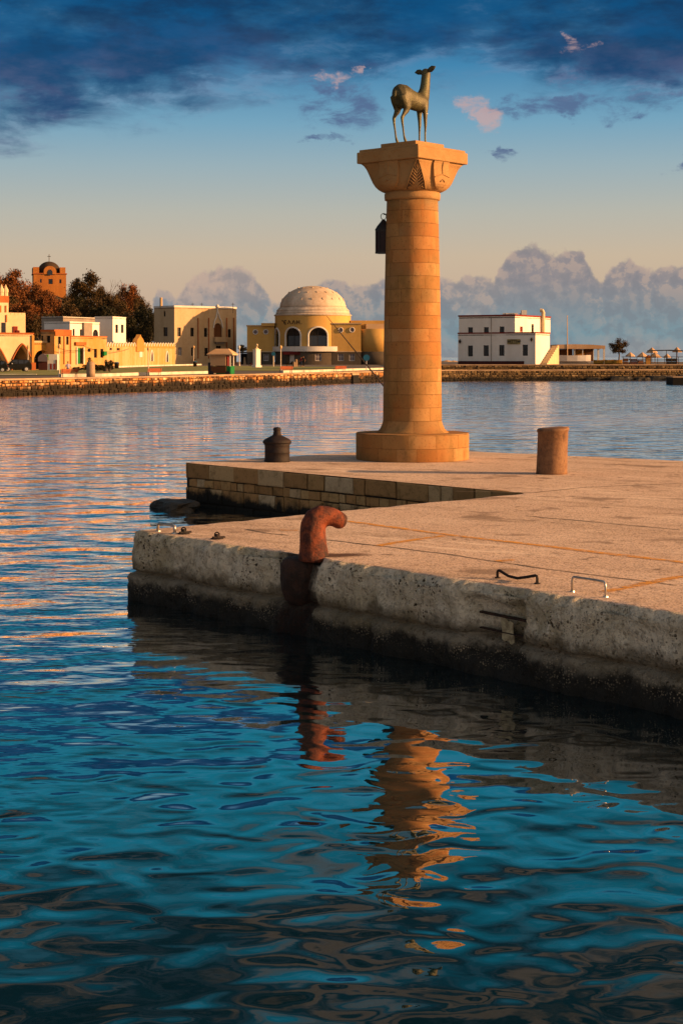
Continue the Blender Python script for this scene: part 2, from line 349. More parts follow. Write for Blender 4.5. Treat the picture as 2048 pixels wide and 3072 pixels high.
def mk_paving():
    m, g = newmat('gritty quay paving'); p = pos(g)
    n1 = g.noise(p, .55, 6, .62); n2 = g.noise(p, 5.5, 6, .66); n3 = g.noise(p, 95, 3, .6)
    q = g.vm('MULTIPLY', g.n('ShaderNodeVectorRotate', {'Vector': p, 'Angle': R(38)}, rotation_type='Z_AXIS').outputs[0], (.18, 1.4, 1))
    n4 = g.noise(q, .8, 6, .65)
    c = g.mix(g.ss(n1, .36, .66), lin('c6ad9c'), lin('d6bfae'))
    c = g.mix(g.m('MULTIPLY', g.ss(n4, .50, .66), .6), c, lin('9c8878'))  # long darker streaks: wear plus shadow bands painted across the quay
    c = g.mix(g.m('MULTIPLY', g.ss(n2, .54, .70), .5), c, lin('94765c'))
    c = g.mix(g.m('MULTIPLY', g.ss(g.noise(q, 2.6, 5, .7), .60, .68), .6), c, lin('e0cbb6'))
    v = g.n('ShaderNodeTexVoronoi', {'Vector': p, 'Scale': 62.0}); k = g.n('ShaderNodeSeparateColor', {0: v.outputs['Color']})
    c = g.mix(g.m('MULTIPLY', g.ss(k.outputs[0], .68, .74), .55), c, lin('d6bda2'))
    c = g.mix(g.m('MULTIPLY', g.ss(k.outputs[1], .70, .76), .6), c, lin('5d4736'))
    st = g.ss(g.noise(g.vm('ADD', p, (4, 9, 0)), .9, 5, .62), .56, .66)
    c = g.mix(g.m('MULTIPLY', st, .7), c, lin('7a6656'))
    sp_ = g.ss(g.noise(p, 3.1, 3, .5), .66, .72)
    c = g.mix(g.m('MULTIPLY', sp_, .6), c, lin('4e3d30'))
    lt_ = g.ss(g.noise(g.vm('ADD', q, (2, 5, 0)), 1.7, 6, .72), .58, .63)
    c = g.mix(g.m('MULTIPLY', lt_, .55), c, lin('e6d3c0'))
    h = g.m('ADD', g.m('MULTIPLY', k.outputs[0], .5), g.m('MULTIPLY', n2, .9))
    fin(g, c, .88, h, .011, spec=.2); return m
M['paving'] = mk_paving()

def mk_blocks(name, cols, wetz=None, wetw=.2, dark=(.012, .010, .007), nsc=5.0, bd=.02):
    """masonry: tint per stone, algae band up to the tide line"""
    m, g = newmat(name); p = pos(g); a = g.n('ShaderNodeAttribute', attribute_name='tint').outputs['Fac']
    n1 = g.noise(p, nsc, 6, .65); n2 = g.noise(p, nsc*7, 5, .7)
    c = g.ramp(a, [(i/(len(cols)-1), lin(k)) for i, k in enumerate(cols)])
    c = g.mix(g.m('MULTIPLY', g.ss(n1, .48, .7), .5), c, lin('4c3c1e'))
    c = g.mix(g.m('MULTIPLY', g.ss(n2, .46, .32), .6), c, lin('3a2a16'))
    if wetz is not None:
        z = g.n('ShaderNodeSeparateXYZ', {0: p}).outputs[2]
        zz = g.m('ADD', z, g.m('MULTIPLY', g.m('SUBTRACT', g.noise(p, nsc*.45, 6, .7), .5), wetw*3.6))
        c = g.mix(g.ss(zz, wetz+wetw*.5, wetz-wetw*.5), c, tuple(dark)+(1,))
    fin(g, c, .85, g.m('ADD', n1, g.m('MULTIPLY', n2, .5)), bd, spec=.2); return m
M['pierstone'] = mk_blocks('pier ashlar', ['866640', 'a07a4e', '937047', 'ab8a5c', 'b29c7c'], .28, .22)
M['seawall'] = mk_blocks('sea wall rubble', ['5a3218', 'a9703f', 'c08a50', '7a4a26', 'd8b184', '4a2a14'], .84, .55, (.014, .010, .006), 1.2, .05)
M['seawall_shade'] = mk_blocks('shade-toned sea wall rubble', ['3d3020', '5d4a30', '75603f', '4a3a26', '8a7350'], .45, .4, (.012, .010, .007), 1.2, .05)  # shade put into the colour: darker copy of the sunlit wall's rubble
M['joint'] = simple('dark joint', (.03, .022, .014), (.015, .011, .008), 4, .95)
M['pitchblack'] = simple('pitch black', (.004, .004, .004), (.006, .005, .004), 2, .95)  # black in place of the shade inside drain and openings; jetty too

def mk_rust(name, a, b, c_, bd=.012):
    m, g = newmat(name); p = pos(g); n1 = g.noise(p, 7, 6, .68); n2 = g.noise(p, 34, 5, .7); n3 = g.noise(g.vm('MULTIPLY', p, (1, 1, .35)), 5, 5, .65)
    c = g.mix(g.ss(n1, .36, .62), lin(a), lin(b)); c = g.mix(g.ss(n3, .52, .68), c, lin(c_)); c = g.mix(g.m('MULTIPLY', g.ss(n2, .45, .32), .7), c, (.02, .012, .009, 1))
    fin(g, c, .72, g.m('ADD', n1, g.m('MULTIPLY', n2, .5)), bd, spec=.35); return m
M['rust'] = mk_rust('orange rust', '7e3a1c', '3e1a10', '20110c', .03)
M['rust_shaded'] = mk_rust('shade-darkened rust', '1e0f0d', '140b0a', '0d0808')  # darkened colour puts the column's cast shadow on the capped bollard
M['rust_wet'] = mk_rust('wet rust', '3a2216', '20130d', '140d09', .04)
M['rust_stone'] = mk_rust('iron bollard', '6b4a30', '7d5a3c', '3f2a1c')
M['rust_stain'] = None
def mk_bronze():
    m, g = newmat('green bronze'); p = pos(g); n1 = g.noise(g.vm('MULTIPLY', p, (1, 1, .45)), 5, 6, .65); n2 = g.noise(p, 30, 5, .7)
    c = g.mix(g.ss(n1, .36, .64), lin('3b3620'), lin('4f4b2c')); c = g.mix(g.m('MULTIPLY', g.ss(n1, .54, .66), .6), c, lin('4c5539')); c = g.mix(g.ss(n2, .46, .33), c, lin('261f12'))
    fin(g, c, .55, n2, .006, .35, .5); return m
M['bronze'] = mk_bronze()
M['steel'] = simple('galvanised steel', (.55, .52, .48), (.38, .33, .28), 9, .35, .85, .5)
M['black_iron'] = simple('black iron', (.012, .010, .010), (.022, .015, .013), 12, .5, .3, .4)
M['red_glass'] = simple('dark red glass', (.02, .004, .004), (.012, .003, .003), 6, .45, spec=.2)
M['dark_glass'] = glass('dark window glass')
M['white_band'] = simple('white rope', (.7, .65, .55), (.5, .45, .38), 9)
def mk_yellow():
    m, g = newmat('worn yellow paint'); p = pos(g); n = g.noise(p, 9, 6, .7); n2 = g.noise(p, 60, 4, .7)
    k = g.m('MULTIPLY', g.ss(n, .34, .58), g.ss(n2, .22, .46))
    b = g.n('ShaderNodeBsdfPrincipled', {'Base Color': lin('d8921a'), 'Roughness': .8})
    tr = g.n('ShaderNodeBsdfTransparent'); mx = g.n('ShaderNodeMixShader', {0: g.m('MULTIPLY', k, .85), 1: tr.outputs[0], 2: b.outputs[0]})
    g.n('ShaderNodeOutputMaterial', {0: mx.outputs[0]}); return m
M['yellow_line'] = mk_yellow()
def mk_stain():
    m, g = newmat('rust run stain'); uv = g.n('ShaderNodeUVMap').outputs[0]; p = pos(g)
    d = g.n('ShaderNodeVectorMath', {0: uv}, operation='LENGTH').outputs['Value']
    k = g.ss(g.m('ADD', d, g.m('MULTIPLY', g.m('SUBTRACT', g.noise(p, 6, 5, .7), .5), 1.1)), .95, .25)
    b = g.n('ShaderNodeBsdfPrincipled', {'Base Color': lin('4a2a16'), 'Roughness': .85})
    tr = g.n('ShaderNodeBsdfTransparent'); mx = g.n('ShaderNodeMixShader', {0: g.m('MULTIPLY', k, .85), 1: tr.outputs[0], 2: b.outputs[0]})
    g.n('ShaderNodeOutputMaterial', {0: mx.outputs[0]}); return m
M['rust_stain'] = mk_stain()
def leafmat(name, a, b):
    m, g = newmat(name); r = g.n('ShaderNodeAttribute', attribute_name='tint').outputs['Fac']; n = g.noise(pos(g), .35, 3)
    c = g.mix(g.m('ADD', g.m('MULTIPLY', r, .7), g.m('MULTIPLY', n, .3)), lin(a), lin(b)); fin(g, c, .7, spec=.2); return m
M['leaf_olive'] = leafmat('tamarisk leaves', '2a220f', '543e1b')
M['leaf_brown'] = leafmat('autumn leaves', '44290f', '80491c')
M['leaf_dark'] = leafmat('dark pine leaves', '161608', '2c2912')
M['leaf_palm'] = leafmat('palm fronds', '2c3214', '5a5a2a')
M['bark'] = simple('bark', (.06, .042, .03), (.10, .07, .05), 4, .9)
# ------------------------------------------------------------------ water, sea bed of the far ground, hill
def grid_obj(name, mat, xs, ys, zf, kind='structure'):
    b = MB(); b.add([(x, y, zf(x, y)) for y in ys for x in xs]); n = len(xs)
    for j in range(len(ys)-1):
        for i in range(n-1): b.face((j*n+i, j*n+i+1, (j+1)*n+i+1, (j+1)*n+i))
    return tag(b.build(name, mat, smooth=True, fix=False), kind=kind)
grid_obj('harbour_water', M['water'], [-30000, -2000, -200, 0, 200, 2000, 30000], [-400, 0, 60, 250, 1500, 8000, 45000], lambda x, y: 0.0)

# shoreline of the far side (water's edge), left to right
SHORE = [Vector(p) for p in ((-64, 52), (-28.5, 133), (-16.8, 155), (1.5, 201), (9.5, 214), (17.2, 218), (48, 226), (110, 240))]
G = 1.25                                              # level of the far promenade
M['asphalt'] = simple('promenade asphalt', (.075, .062, .052), (.12, .10, .085), .12, .9, fsc=2.0)
M['grass'] = simple('dry lawn', (.13, .16, .035), (.22, .20, .06), .3, .95, fsc=3.0)
M['hillside'] = simple('hillside scrub', (.05, .042, .02), (.09, .065, .03), .08, .95)
M['kerbstone'] = simple('pale kerb', (.62, .55, .45), (.42, .36, .28), .6, .85)
M['coping'] = simple('wall coping', (.34, .23, .14), (.20, .13, .08), .5, .85)
def hill_z(x, y):
    k = max(0.0, min(1.0, (-62-x*1.0-(y-500)*.05)/34.0)); k = k*k*(3-2*k)
    q = max(0.0, min(1.0, (y-455)/95.0)); q = q*q*(3-2*q)
    return G-.4+23.0*k*q+1.5*noise.noise((x*.03, y*.03, 0))*k
b = MB(); back = [(260, 700), (-420, 700)]
pl = [(p.x, p.y+.6, G) for p in SHORE]+[(260, 330, G)]+[(x, y, G) for x, y in back]+[(-420, 60, G)]
idx = b.add(pl)
for tri in tessellate_polygon([[Vector(q) for q in pl]]): b.face([idx+i for i in tri])
tag(b.build('promenade_ground', M['asphalt']), kind='structure')
xs = [-330+i*7 for i in range(43)]; ys = [445+i*8 for i in range(40)]
grid_obj('hill', M['hillside'], xs, ys, hill_z)

def strip(name, mat, pts, w, h, z0, label=None, cat=None, kind=None, parent=None):
    """a continuous low band (kerb, coping) along pts"""
    b = MB(); pts = [Vector((p[0], p[1])) for p in pts]; rings = []
    for i, p in enumerate(pts):
        d = (pts[min(i+1, len(pts)-1)]-pts[max(i-1, 0)]).normalized(); n = Vector((d.y, -d.x))*w/2
        rings.append([(p.x+n.x, p.y+n.y, z0), (p.x+n.x, p.y+n.y, z0+h), (p.x-n.x, p.y-n.y, z0+h), (p.x-n.x, p.y-n.y, z0)])
    b.rings(rings); o = b.build(name, mat, parent); tag(o, label, cat, kind=kind); return o
def gpx(l, z=G): return [gp(x, y, z) for x, y in l]
def sheet(name, mat, px, z, kind='structure', label=None, cat=None):
    pts = [gp(x, y, G) for x, y in px]; b = MB(); i0 = b.add([(p.x, p.y, z) for p in pts])
    for t in tessellate_polygon([pts]): b.face([i0+i for i in t])
    return tag(b.build(name, mat), label, cat, kind=kind)
sheet('lawn', M['grass'], [(-60, 1112), (170, 1109), (520, 1099), (650, 1098), (640, 1113), (400, 1119), (180, 1126), (-60, 1127)], G+.05)
sheet('lawn', M['grass'], [(700, 1098), (1010, 1101), (1030, 1108), (860, 1113), (700, 1112)], G+.05)
strip('kerb', M['kerbstone'], gpx([(-20, 1124.6), (110, 1124.6)]), .3, .12, G, kind='structure')
strip('kerb', M['kerbstone'], gpx([(180, 1131), (300, 1130), (410, 1126), (520, 1123), (645, 1120)]), .45, .32, G, kind='structure')
strip('kerb', M['kerbstone'], gpx([(345, 1102.5), (440, 1099), (600, 1095)]), .8, .32, G, kind='structure')
strip('kerb', M['kerbstone'], gpx([(845, 1118), (940, 1116), (1035, 1112), (1160, 1108)]), .45, .3, G, kind='structure')

def masonry(mb, T, L, z0, z1, hmin, hmax, wmin, wmax, gap=.02, jit=.04, rn=rnd, proud=.05):
    """irregular coursed blocks with their own depth and tint; T(u, z, out) -> point"""
    z = z0
    while z < z1-.02:
        h = min(rn.uniform(hmin, hmax), z1-z)
        if z1-z-h < hmin*.6: h = z1-z
        u = -rn.uniform(0, wmax)
        while u < L:
            w = rn.uniform(wmin, wmax); a, c = max(0, u), min(L, u+w); u += w
            if c-a < gap*2.5: continue
            g2 = gap*rn.uniform(.3, 1.0); o = rn.uniform(0, jit)+proud; bw = min(.25*(c-a), .25*h, max(gap, .02)*1.3); mb.tc = rn.random()
            j = lambda: rn.uniform(-gap, gap)*.5
            p = [(a+g2+j(), z+g2+j()), (c-g2+j(), z+g2+j()), (c-g2+j(), z+h-g2+j()), (a+g2+j(), z+h-g2+j())]
            q = [(p[0][0]+bw, p[0][1]+bw), (p[1][0]-bw, p[1][1]+bw), (p[2][0]-bw, p[2][1]-bw), (p[3][0]+bw, p[3][1]-bw)]
            i0 = mb.add([T(x, y, -.05) for x, y in p]+[T(x, y, o-bw*.5) for x, y in p]+[T(x, y, o) for x, y in q])
            for k in range(4):
                n = (k+1) % 4; mb.face((i0+k, i0+n, i0+4+n, i0+4+k)); mb.face((i0+4+k, i0+4+n, i0+8+n, i0+8+k))
            mb.face((i0+8, i0+9, i0+10, i0+11))
        z += h
def seawall(name, seg, z1, mat, label, hmin=.13, hmax=.40, wmin=.16, wmax=.66, skip=None):
    root = thing(name, label, 'sea wall', (seg[0].x, seg[0].y, 0))
    mb = MB(); bk = MB(); rn = random.Random(len(name)+len(seg))
    for p, q in zip(seg[:-1], seg[1:]):
        d = (q-p); L = d.length; d.normalize(); n = Vector((d.y, -d.x))
        T = lambda u, z, o, p=p, d=d, n=n: Vector((p.x+d.x*u+n.x*o, p.y+d.y*u+n.y*o, z))
        masonry(mb, T, L, -.3, z1-.16, hmin, hmax, wmin, wmax, .055, .13, rn, .05)
        bk.prism([T(0, -.6, 0), T(L, -.6, 0), T(L, z1-.12, 0), T(0, z1-.12, 0)], -n.to_3d()*.9)
    mb.build('stonework', mat, root, world=True); bk.build('mortar_core', M['joint'], root, world=True)
    b = MB(); rings = []
    for i, p in enumerate(seg):
        d = (seg[min(i+1, len(seg)-1)]-seg[max(i-1, 0)]).normalized(); n = Vector((d.y, -d.x))
        rings.append([(p.x+n.x*o, p.y+n.y*o, z) for o, z in ((.14, z1-.15), (.14, z1), (-1.0, z1), (-1.0, z1-.15))])
    b.rings(rings); b.build('coping', M['coping'], root, world=True); return root
seawall('sea_wall', SHORE[:5], 1.42, M['seawall'], 'sunlit orange rubble stone sea wall along the far promenade, in front of the domed building')
seawall('sea_wall', SHORE[4:7]+[Vector((60, 229))], 1.52, M['seawall_shade'], 'shade-toned weathered stone sea wall below the white two-storey house')
# raised terrace behind the dark wall
TER = 2.08
b = MB(); tp = [(13, 229, TER), (60, 236, TER), (130, 250, TER), (130, 420, TER), (13, 420, TER)]
i0 = b.add(tp); b.face([i0+i for i in range(5)]); tag(b.build('terrace_ground', M['asphalt']), kind='structure')
seawall('terrace_wall', [Vector((12, 228.6)), Vector((34, 232)), Vector((60, 235.8)), Vector((130, 249.8))], TER+.12, M['seawall_shade'], 'low upper retaining wall of shade-toned stone under the white house terrace', .2, .35, .3, .8)
# culvert mouth in the sunlit wall: a black block painted as its inner shade
cu = thing('culvert', 'square drain opening in the orange stone sea wall, its inner shade a black block', 'culvert', (0, 0, 0))
pd = (SHORE[3]-SHORE[2]).normalized(); pn = Vector((pd.y, -pd.x))
def wall_u(px):                                      # parameter along the third shore segment under pixel column px
    r = (px-CX)/F; p = SHORE[2]; return (r*p.y-p.x)/(pd.x-r*pd.y)
ua, ub = wall_u(1052), wall_u(1087)
T = lambda u, z, o: Vector((SHORE[2].x+pd.x*u+pn.x*o, SHORE[2].y+pd.y*u+pn.y*o, z))
b = MB(); b.prism([T(ua, .02, .02), T(ub, .02, .02), T(ub, .98, .02), T(ua, .98, .02)], pn.to_3d()*.30); b.build('mouth', M['pitchblack'], cu)
b = MB(); b.prism([T(ua-.3, .98, .0), T(ub+.3, .98, .0), T(ub+.3, 1.22, .0), T(ua-.3, 1.22, .0)], pn.to_3d()*.34); b.build('lintel', M['coping'], cu)
# rough rocks and a dark jetty at the far end of the dark wall
M['wetrock'] = simple('wet dark rock', (.018, .016, .012), (.05, .04, .028), 1.0, .6, bd=.05)
def rock(name, c, size, mat, label, seed, cat='rock', group=None, rz=0.0):
    b = MB(); b.ball((0, 0, 0), 1.0, 18, 12); rn = random.Random(seed)
    o3 = Vector((rn.random()*50, rn.random()*50, 0))
    for i, p in enumerate(b.v):
        q = Vector((max(-.72, min(.72, p.x)), max(-.72, min(.72, p.y)), max(-.6, min(.6, p.z))))*1.25
        b.v[i] = Vector((q.x*size[0], q.y*size[1], q.z*size[2]))*(1+.22*noise.noise(q*1.6+o3)+.1*noise.noise(q*4+o3))
    o = b.build(name, mat, smooth=False); o.location = c; o.rotation_euler.z = rz; return tag(o, label, cat, group)
for i, (x, y, s) in enumerate(((39, 222.5, 1.6), (42, 222, 1.1), (44.5, 222.6, 1.9), (47, 221.5, 1.3), (49, 222.4, 2.2), (52, 221, 1.7), (35, 221.6, 1.0))):
    rock('shore_rock', (x, y, .1), (s, s*.7, s*.38), M['wetrock'], 'dark wet boulder lying in the water against the dark sea wall', i, group='boulders along the dark sea wall')
b = MB(); jx = [at for at in (2018, 2130)]; jd = dep(1153, 0)
b.box(((atx(2018, jd)+atx(2140, jd))/2, jd+2, .25), (atx(2140, jd)-atx(2018, jd), 4, 1.1)); b.k = 1
b.box(((atx(2018, jd)+atx(2140, jd))/2, jd+2, .87), (atx(2140, jd)-atx(2018, jd)+.1, 4.1, .14))
tag(b.build('jetty', [M['pitchblack'], M['coping']]), 'small black jetty with a pale top edge at the frame border', 'jetty')
# ------------------------------------------------------------------ foreground quay (concrete) and pier (stone)
H = .90
B_ = Vector((3.04, 27.03)); bd_ = (B_-Q0).normalized(); bn = Vector((-bd_.y, bd_.x))
def front(t, o=0.0, z=H): p = Q0+fd*t+fn*o; return Vector((p.x, p.y, z))
quay = thing('concrete_quay', 'weathered concrete quay with a gravelly grey side, under the rusty hook bollard', 'quay', (0, 0, 0))
def build_quay():
    path = []                                         # (point, outward normal, front parameter)
    Lb = (B_-Q0).length; rc = .28
    n = 60
    for i in range(n): path.append((B_-bd_*(Lb-rc)*i/n, bn, -9.0))
    c = Q0+fd*rc+bd_*rc
    a0 = math.atan2(bn.y, bn.x); a1 = math.atan2(fn.y, fn.x)
    if a1 < a0: a1 += 2*math.pi
    cc = Q0+bd_*rc+fd*rc
    for i in range(13):
        a = a0+(a1-a0)*i/12; nn = Vector((math.cos(a), math.sin(a))); path.append((cc+nn*rc, nn, 0.0))
    t = rc+.03; Lf = 19.5
    while t < Lf: path.append((Q0+fd*t, fn, t)); t += .03 if t < 11.5 else .25
    prof = [(-.30, .9, 0), (-.17, .9, .15), (-.12, .899, .4), (-.08, .893, .7), (-.05, .882, 1), (-.03, .868, 1), (-.012, .845, 1), (0, .815, 1)]
    z = .79
    while z > .40: prof.append((0, z, 1)); z -= .026
    prof += [(-.01, .392, 1), (-.045, .382, 1), (-.055, .368, 1), (-.03, .352, 1), (.03, .335, 1), (.05, .31, 1)]
    z = .285
    while z > -.30: prof.append((.06, z, 1)); z -= .03
    prof += [(.06, -.5, 1), (.06, -1.6, 1)]
    b = MB(); ns = len(prof)
    niche = (tpx(1398), tpx(1566)); hook = (tpx(800), tpx(935)); joints = [tpx(x, 0) for x in (560, 1112, 1690)]
    for p, nn, t in path:
        row = []
        for o, z, w in prof:
            q = Vector((p.x*1.0, p.y*1.0, z))
            d = .06*noise.fractal(q*1.3, .8, 2.0, 4)+.032*noise.fractal(q*6+Vector((3, 1, 2)), .9, 2.0, 5)+.008*noise.noise(q*38)
            zz = z
            if z > .83:                               # chipped arris
                ch = max(0, noise.fractal(Vector((p.x*1.6, p.y*1.6, 3)), 1, 2, 4))*.17+max(0, noise.noise(Vector((p.x*6, p.y*6, 9))))*.03
                zz -= ch*min(1, w)*(1.0 if o > -.1 else .35); d -= ch*.4*w
            if t > 0:
                def sm(x, a, c): k = max(0, min(1, (x-a)/(c-a))); return k*k*(3-2*k)
                e = .07*noise.noise(Vector((t*3, z*4, 1)))
                k = sm(t, niche[0]-.10+e, niche[0]+.10+e)*(1-sm(t, niche[1]-.05+e, niche[1]+.02+e))
                kz = sm(z, .12, .22)*(1-.72*sm(z+e, .70, .80))
                o = o-(.20*k*kz if z < .87 else .05*k*w)
                k2 = sm(t, hook[0]-.12, hook[0])*(1-sm(t, hook[1], hook[1]+.12))
                if z > .1: o -= .10*k2*w*sm(z, .1, .3)
                for jt in joints:
                    g2 = abs(t-jt+.02*noise.noise(Vector((0, z*9, jt))))
                    if g2 < .03 and z < .8: o -= (.05 if z < .36 else .018)*(1-g2/.03)
                if z < .36: d += .03*noise.fractal(q*4+Vector((0, 7, 0)), .9, 2, 3)
            row.append((p.x+nn.x*(o+d*w), p.y+nn.y*(o+d*w), zz))
        b.add(row)
    for i in range(len(path)-1):
        for k in range(ns-1):
            b.k = 1 if k < 2 else 0
            b.face((i*ns+k, (i+1)*ns+k, (i+1)*ns+k+1, i*ns+k+1))
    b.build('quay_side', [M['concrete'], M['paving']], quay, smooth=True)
    inner = [Vector((p.x-nn.x*.30, p.y-nn.y*.30, H)) for p, nn, t in path]
    Mx, C = Vector((9.65, 33.65)), None
    poly = [Vector((B_.x, B_.y, H))]+inner[1:]+[Vector((30, 0, H)), Vector((30, 17.5, H)), Vector((Mx.x, Mx.y, H))]
    t = MB(); i0 = t.add(poly)
    for tri in tessellate_polygon([poly]): t.face([i0+k for k in tri])
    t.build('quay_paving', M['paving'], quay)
build_quay()
# worn yellow lines on the quay
def painted(pts, w):
    b = MB(); pts = [gp(x, y, H+.006) for x, y in pts]
    fp = []
    for p, q in zip(pts[:-1], pts[1:]):
        m = max(2, int((q-p).length/.35)); fp += [p.lerp(q, i/m) for i in range(m)]
    pts = [p+Vector((noise.noise(p*.9), noise.noise(p*.9+Vector((9, 9, 9))), 0))*.05 for p in fp+[pts[-1]]]; w0 = w
    L, Rr = [], []
    for i, p in enumerate(pts):
        w = w0*(1+.35*noise.noise(p*2.3))
        d = (pts[min(i+1, len(pts)-1)]-pts[max(i-1, 0)]).normalized(); n = Vector((d.y, -d.x, 0))*w/2
        L.append(p-n); Rr.append(p+n)
    for i in range(len(pts)-1): b.poly([Rr[i], Rr[i+1], L[i+1], L[i]])
    b.build('painted_line', M['yellow_line'], quay)
painted([(1036, 1562), (1200, 1584), (1340, 1603), (1550, 1628), (1800, 1658), (2075, 1690)], .14)
painted([(1330, 1606), (1230, 1622), (1130, 1638)], .12)
painted([(1500, 1683), (1545, 1678)], .12)
painted([(1818, 1775), (1950, 1748), (2080, 1722)], .13)
painted([(845, 1590), (900, 1591)], .10)
M['slab_joint'] = simple('open slab joint', (.05, .038, .03), (.16, .12, .09), 5, .95)
def joint(px, w):
    b = MB(); pts = [gp(x, y, H) for x, y in px]; fp = []
    for p, q in zip(pts[:-1], pts[1:]):
        m = max(2, int((q-p).length/.12)); fp += [p.lerp(q, i/m) for i in range(m)]
    fp = [p+Vector((noise.fractal(p*2, 1, 2, 3), noise.fractal(p*2+Vector((5, 5, 5)), 1, 2, 3), 0))*.035 for p in fp]; row = []
    for i, p in enumerate(fp):
        d = (fp[min(i+1, len(fp)-1)]-fp[max(i-1, 0)]).normalized(); n = Vector((d.y, -d.x, 0))*w*(.45+.7*abs(noise.noise(p*4))); row.append((p-n+Vector((0, 0, .004)), p+n+Vector((0, 0, .004))))
    for (a, c), (e, f) in zip(row[:-1], row[1:]): b.poly([c, f, e, a])
    b.build('slab_joint', M['slab_joint'], quay)
joint([(973, 1619), (1120, 1636), (1310, 1659), (1632, 1707), (2060, 1760)], .022)
joint([(742, 1588), (800, 1600), (885, 1609)], .024)
joint([(1573, 1548), (1800, 1568), (2060, 1592)], .026)
joint([(1360, 1474), (1600, 1478), (1760, 1462), (2060, 1450)], .03)
# niche: added dark bars standing for its dark slits, and a paint patch
tn = (tpx(1398)+tpx(1566))/2
for z, dz in ((.585, .02), (.43, .012)):
    b = MB(); b.prism([front(tpx(1412), -.17, z), front(tpx(1556), -.17, z-.015), front(tpx(1556), -.17, z-.015+dz), front(tpx(1412), -.17, z+dz)], (fn*.05).to_3d()); b.build('slit_bar', M['rust_wet'], quay)
rnp = random.Random(4); pts = []
for i in range(18):
    a = 2*math.pi*i/18; k = rnp.uniform(.75, 1.05); ca, sa = math.cos(a), math.sin(a)
    q = .5/max(abs(ca), abs(sa)); pts.append(front(tpx(1496)+ca*q*k*.18, -.135, .45+sa*q*k*.26))
M['oldpaint'] = simple('flaking cream paint', (.42, .36, .22), (.16, .12, .07), 14, .8)
b = MB(); b.prism(pts, (fn*.012).to_3d()); b.build('paint_patch', M['oldpaint'], quay)

A_ = Vector((-3.40, 34.75)); C_ = Vector((1.9, 39.95)); M_ = Vector((9.65, 33.65))
pier = thing('stone_pier', 'old coursed stone pier carrying the tall column', 'pier', (0, 0, 0))
def build_pier():
    top = [A_, B_, M_, C_]
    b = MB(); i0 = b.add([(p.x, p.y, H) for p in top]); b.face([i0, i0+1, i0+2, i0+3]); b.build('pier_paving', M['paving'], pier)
    core = MB(); st = MB(); rn = random.Random(21)
    for p, q in ((A_, B_), (C_, A_), (M_, C_)):
        d = q-p; L = d.length; d.normalize(); n = Vector((d.y, -d.x))
        T = lambda u, z, o, p=p, d=d, n=n: Vector((p.x+d.x*u+n.x*(o-.06), p.y+d.y*u+n.y*(o-.06), z))
        core.prism([T(0, -1.2, .02), T(L, -1.2, .02), T(L, H-.02, .02), T(0, H-.02, .02)], -n.to_3d()*.6)
        masonry(st, T, L, H-.33, H+.004, .34, .34, .30, .95, .020, .035, rn, .065)
        masonry(st, T, L, H-.52, H-.33, .19, .20, .18, .42, .016, .035, rn, .04)
        masonry(st, T, L, H-.84, H-.52, .30, .34, .28, .62, .018, .035, rn, .045)
        masonry(st, T, L, -.5, H-.84, .2, .3, .4, .8, .02, .05, rn, .05)
    core.build('pier_core', M['joint'], pier); st.build('stonework', M['pierstone'], pier, bevel=0)
build_pier()
rock('submerged_slab', (-3.52, 33.6, .02), (.36, .7, .20), M['wetrock'], 'flat dark wet slab just above the water at the foot of the stone pier', 91, 'slab', rz=.5)
M['weed'] = simple('dark weed', (.012, .012, .007), (.03, .028, .014), 5, .7)

# ------------------------------------------------------------------ the column
CD = 36.0; CS = F/CD
CXW = atx(1236.5, CD)
colm = thing('stone_column', 'tall round sandstone column with a carved square capital, standing on the pier', 'column', (CXW, CD, H))
def zc(py): return zat(py, CD)-H
def uv_lathe(name, prof, n, mat, parent, per, closedtop=True):
    """surface of revolution with a UV map in metres (arc length, height)"""
    b = MB(); b.lathe(prof, n, cap=closedtop); o = b.build(name, mat, parent, smooth=True)
    me = o.data; uv = me.uv_layers.new(name='UVMap')
    for p in me.polygons:
        angs = [math.atan2(me.vertices[me.loops[l].vertex_index].co.y, me.vertices[me.loops[l].vertex_index].co.x) for l in p.loop_indices]
        wrap = max(angs)-min(angs) > math.pi
        for l, a in zip(p.loop_indices, angs):
            if wrap and a < 0: a += 2*math.pi
            v = me.vertices[me.loops[l].vertex_index].co; uv.data[l].uv = ((a+math.pi)*per, v.z+ (0 if True else 0))
    return o
zd = zc(1297)
dr = uv_lathe('base_drum', [(1.27, 0), (1.275, .02), (1.278, zd-.02), (1.262, zd), (.80, zd+.004)], 96, M['column'], colm, 1.27)
dr.data.polygons.foreach_set('use_smooth', [abs(p.normal.z) < .5 for p in dr.data.polygons])
zs0, zs1 = zc(1262), zc(601)
prof = [(.83, zd), (.79, zd+.03), (.735, zd+.08), (.70, zd+.15), (.675, zd+.22), (.665, zs0+.02)]
for i in range(1, 25):
    t = i/24; prof.append((.665-.085*t+.012*math.sin(math.pi*t), zs0+.02+(zs1-zs0-.02)*t))
uv_lathe('shaft', prof, 96, M['column'], colm, .62)
zr1 = zc(578)
uv_lathe('neck_ring', [(.585, zs1-.01), (.625, zs1+.005), (.632, zs1+.06), (.632, zr1-.03), (.60, zr1+.01)], 72, M['carved'], colm, .62)
ROT = R(3.2)                                          # the capital's corner points almost at the viewer
def sq(half, z, k, n=96, rr=1.0):
    """ring between a circle (k = 0) and a diamond-set square (k = 1); half = half diagonal / radius"""
    out = []
    for i in range(n):
        a = 2*math.pi*i/n; c, s = math.cos(a), math.sin(a)
        p = 2.0-1.0*k; r = half/((abs(c)**p+abs(s)**p)**(1/p)); a2 = a-math.pi/2+ROT
        out.append(Vector((r*math.cos(a2), r*math.sin(a2), z)))
    return out
zb0, zb1 = zr1, zc(492)
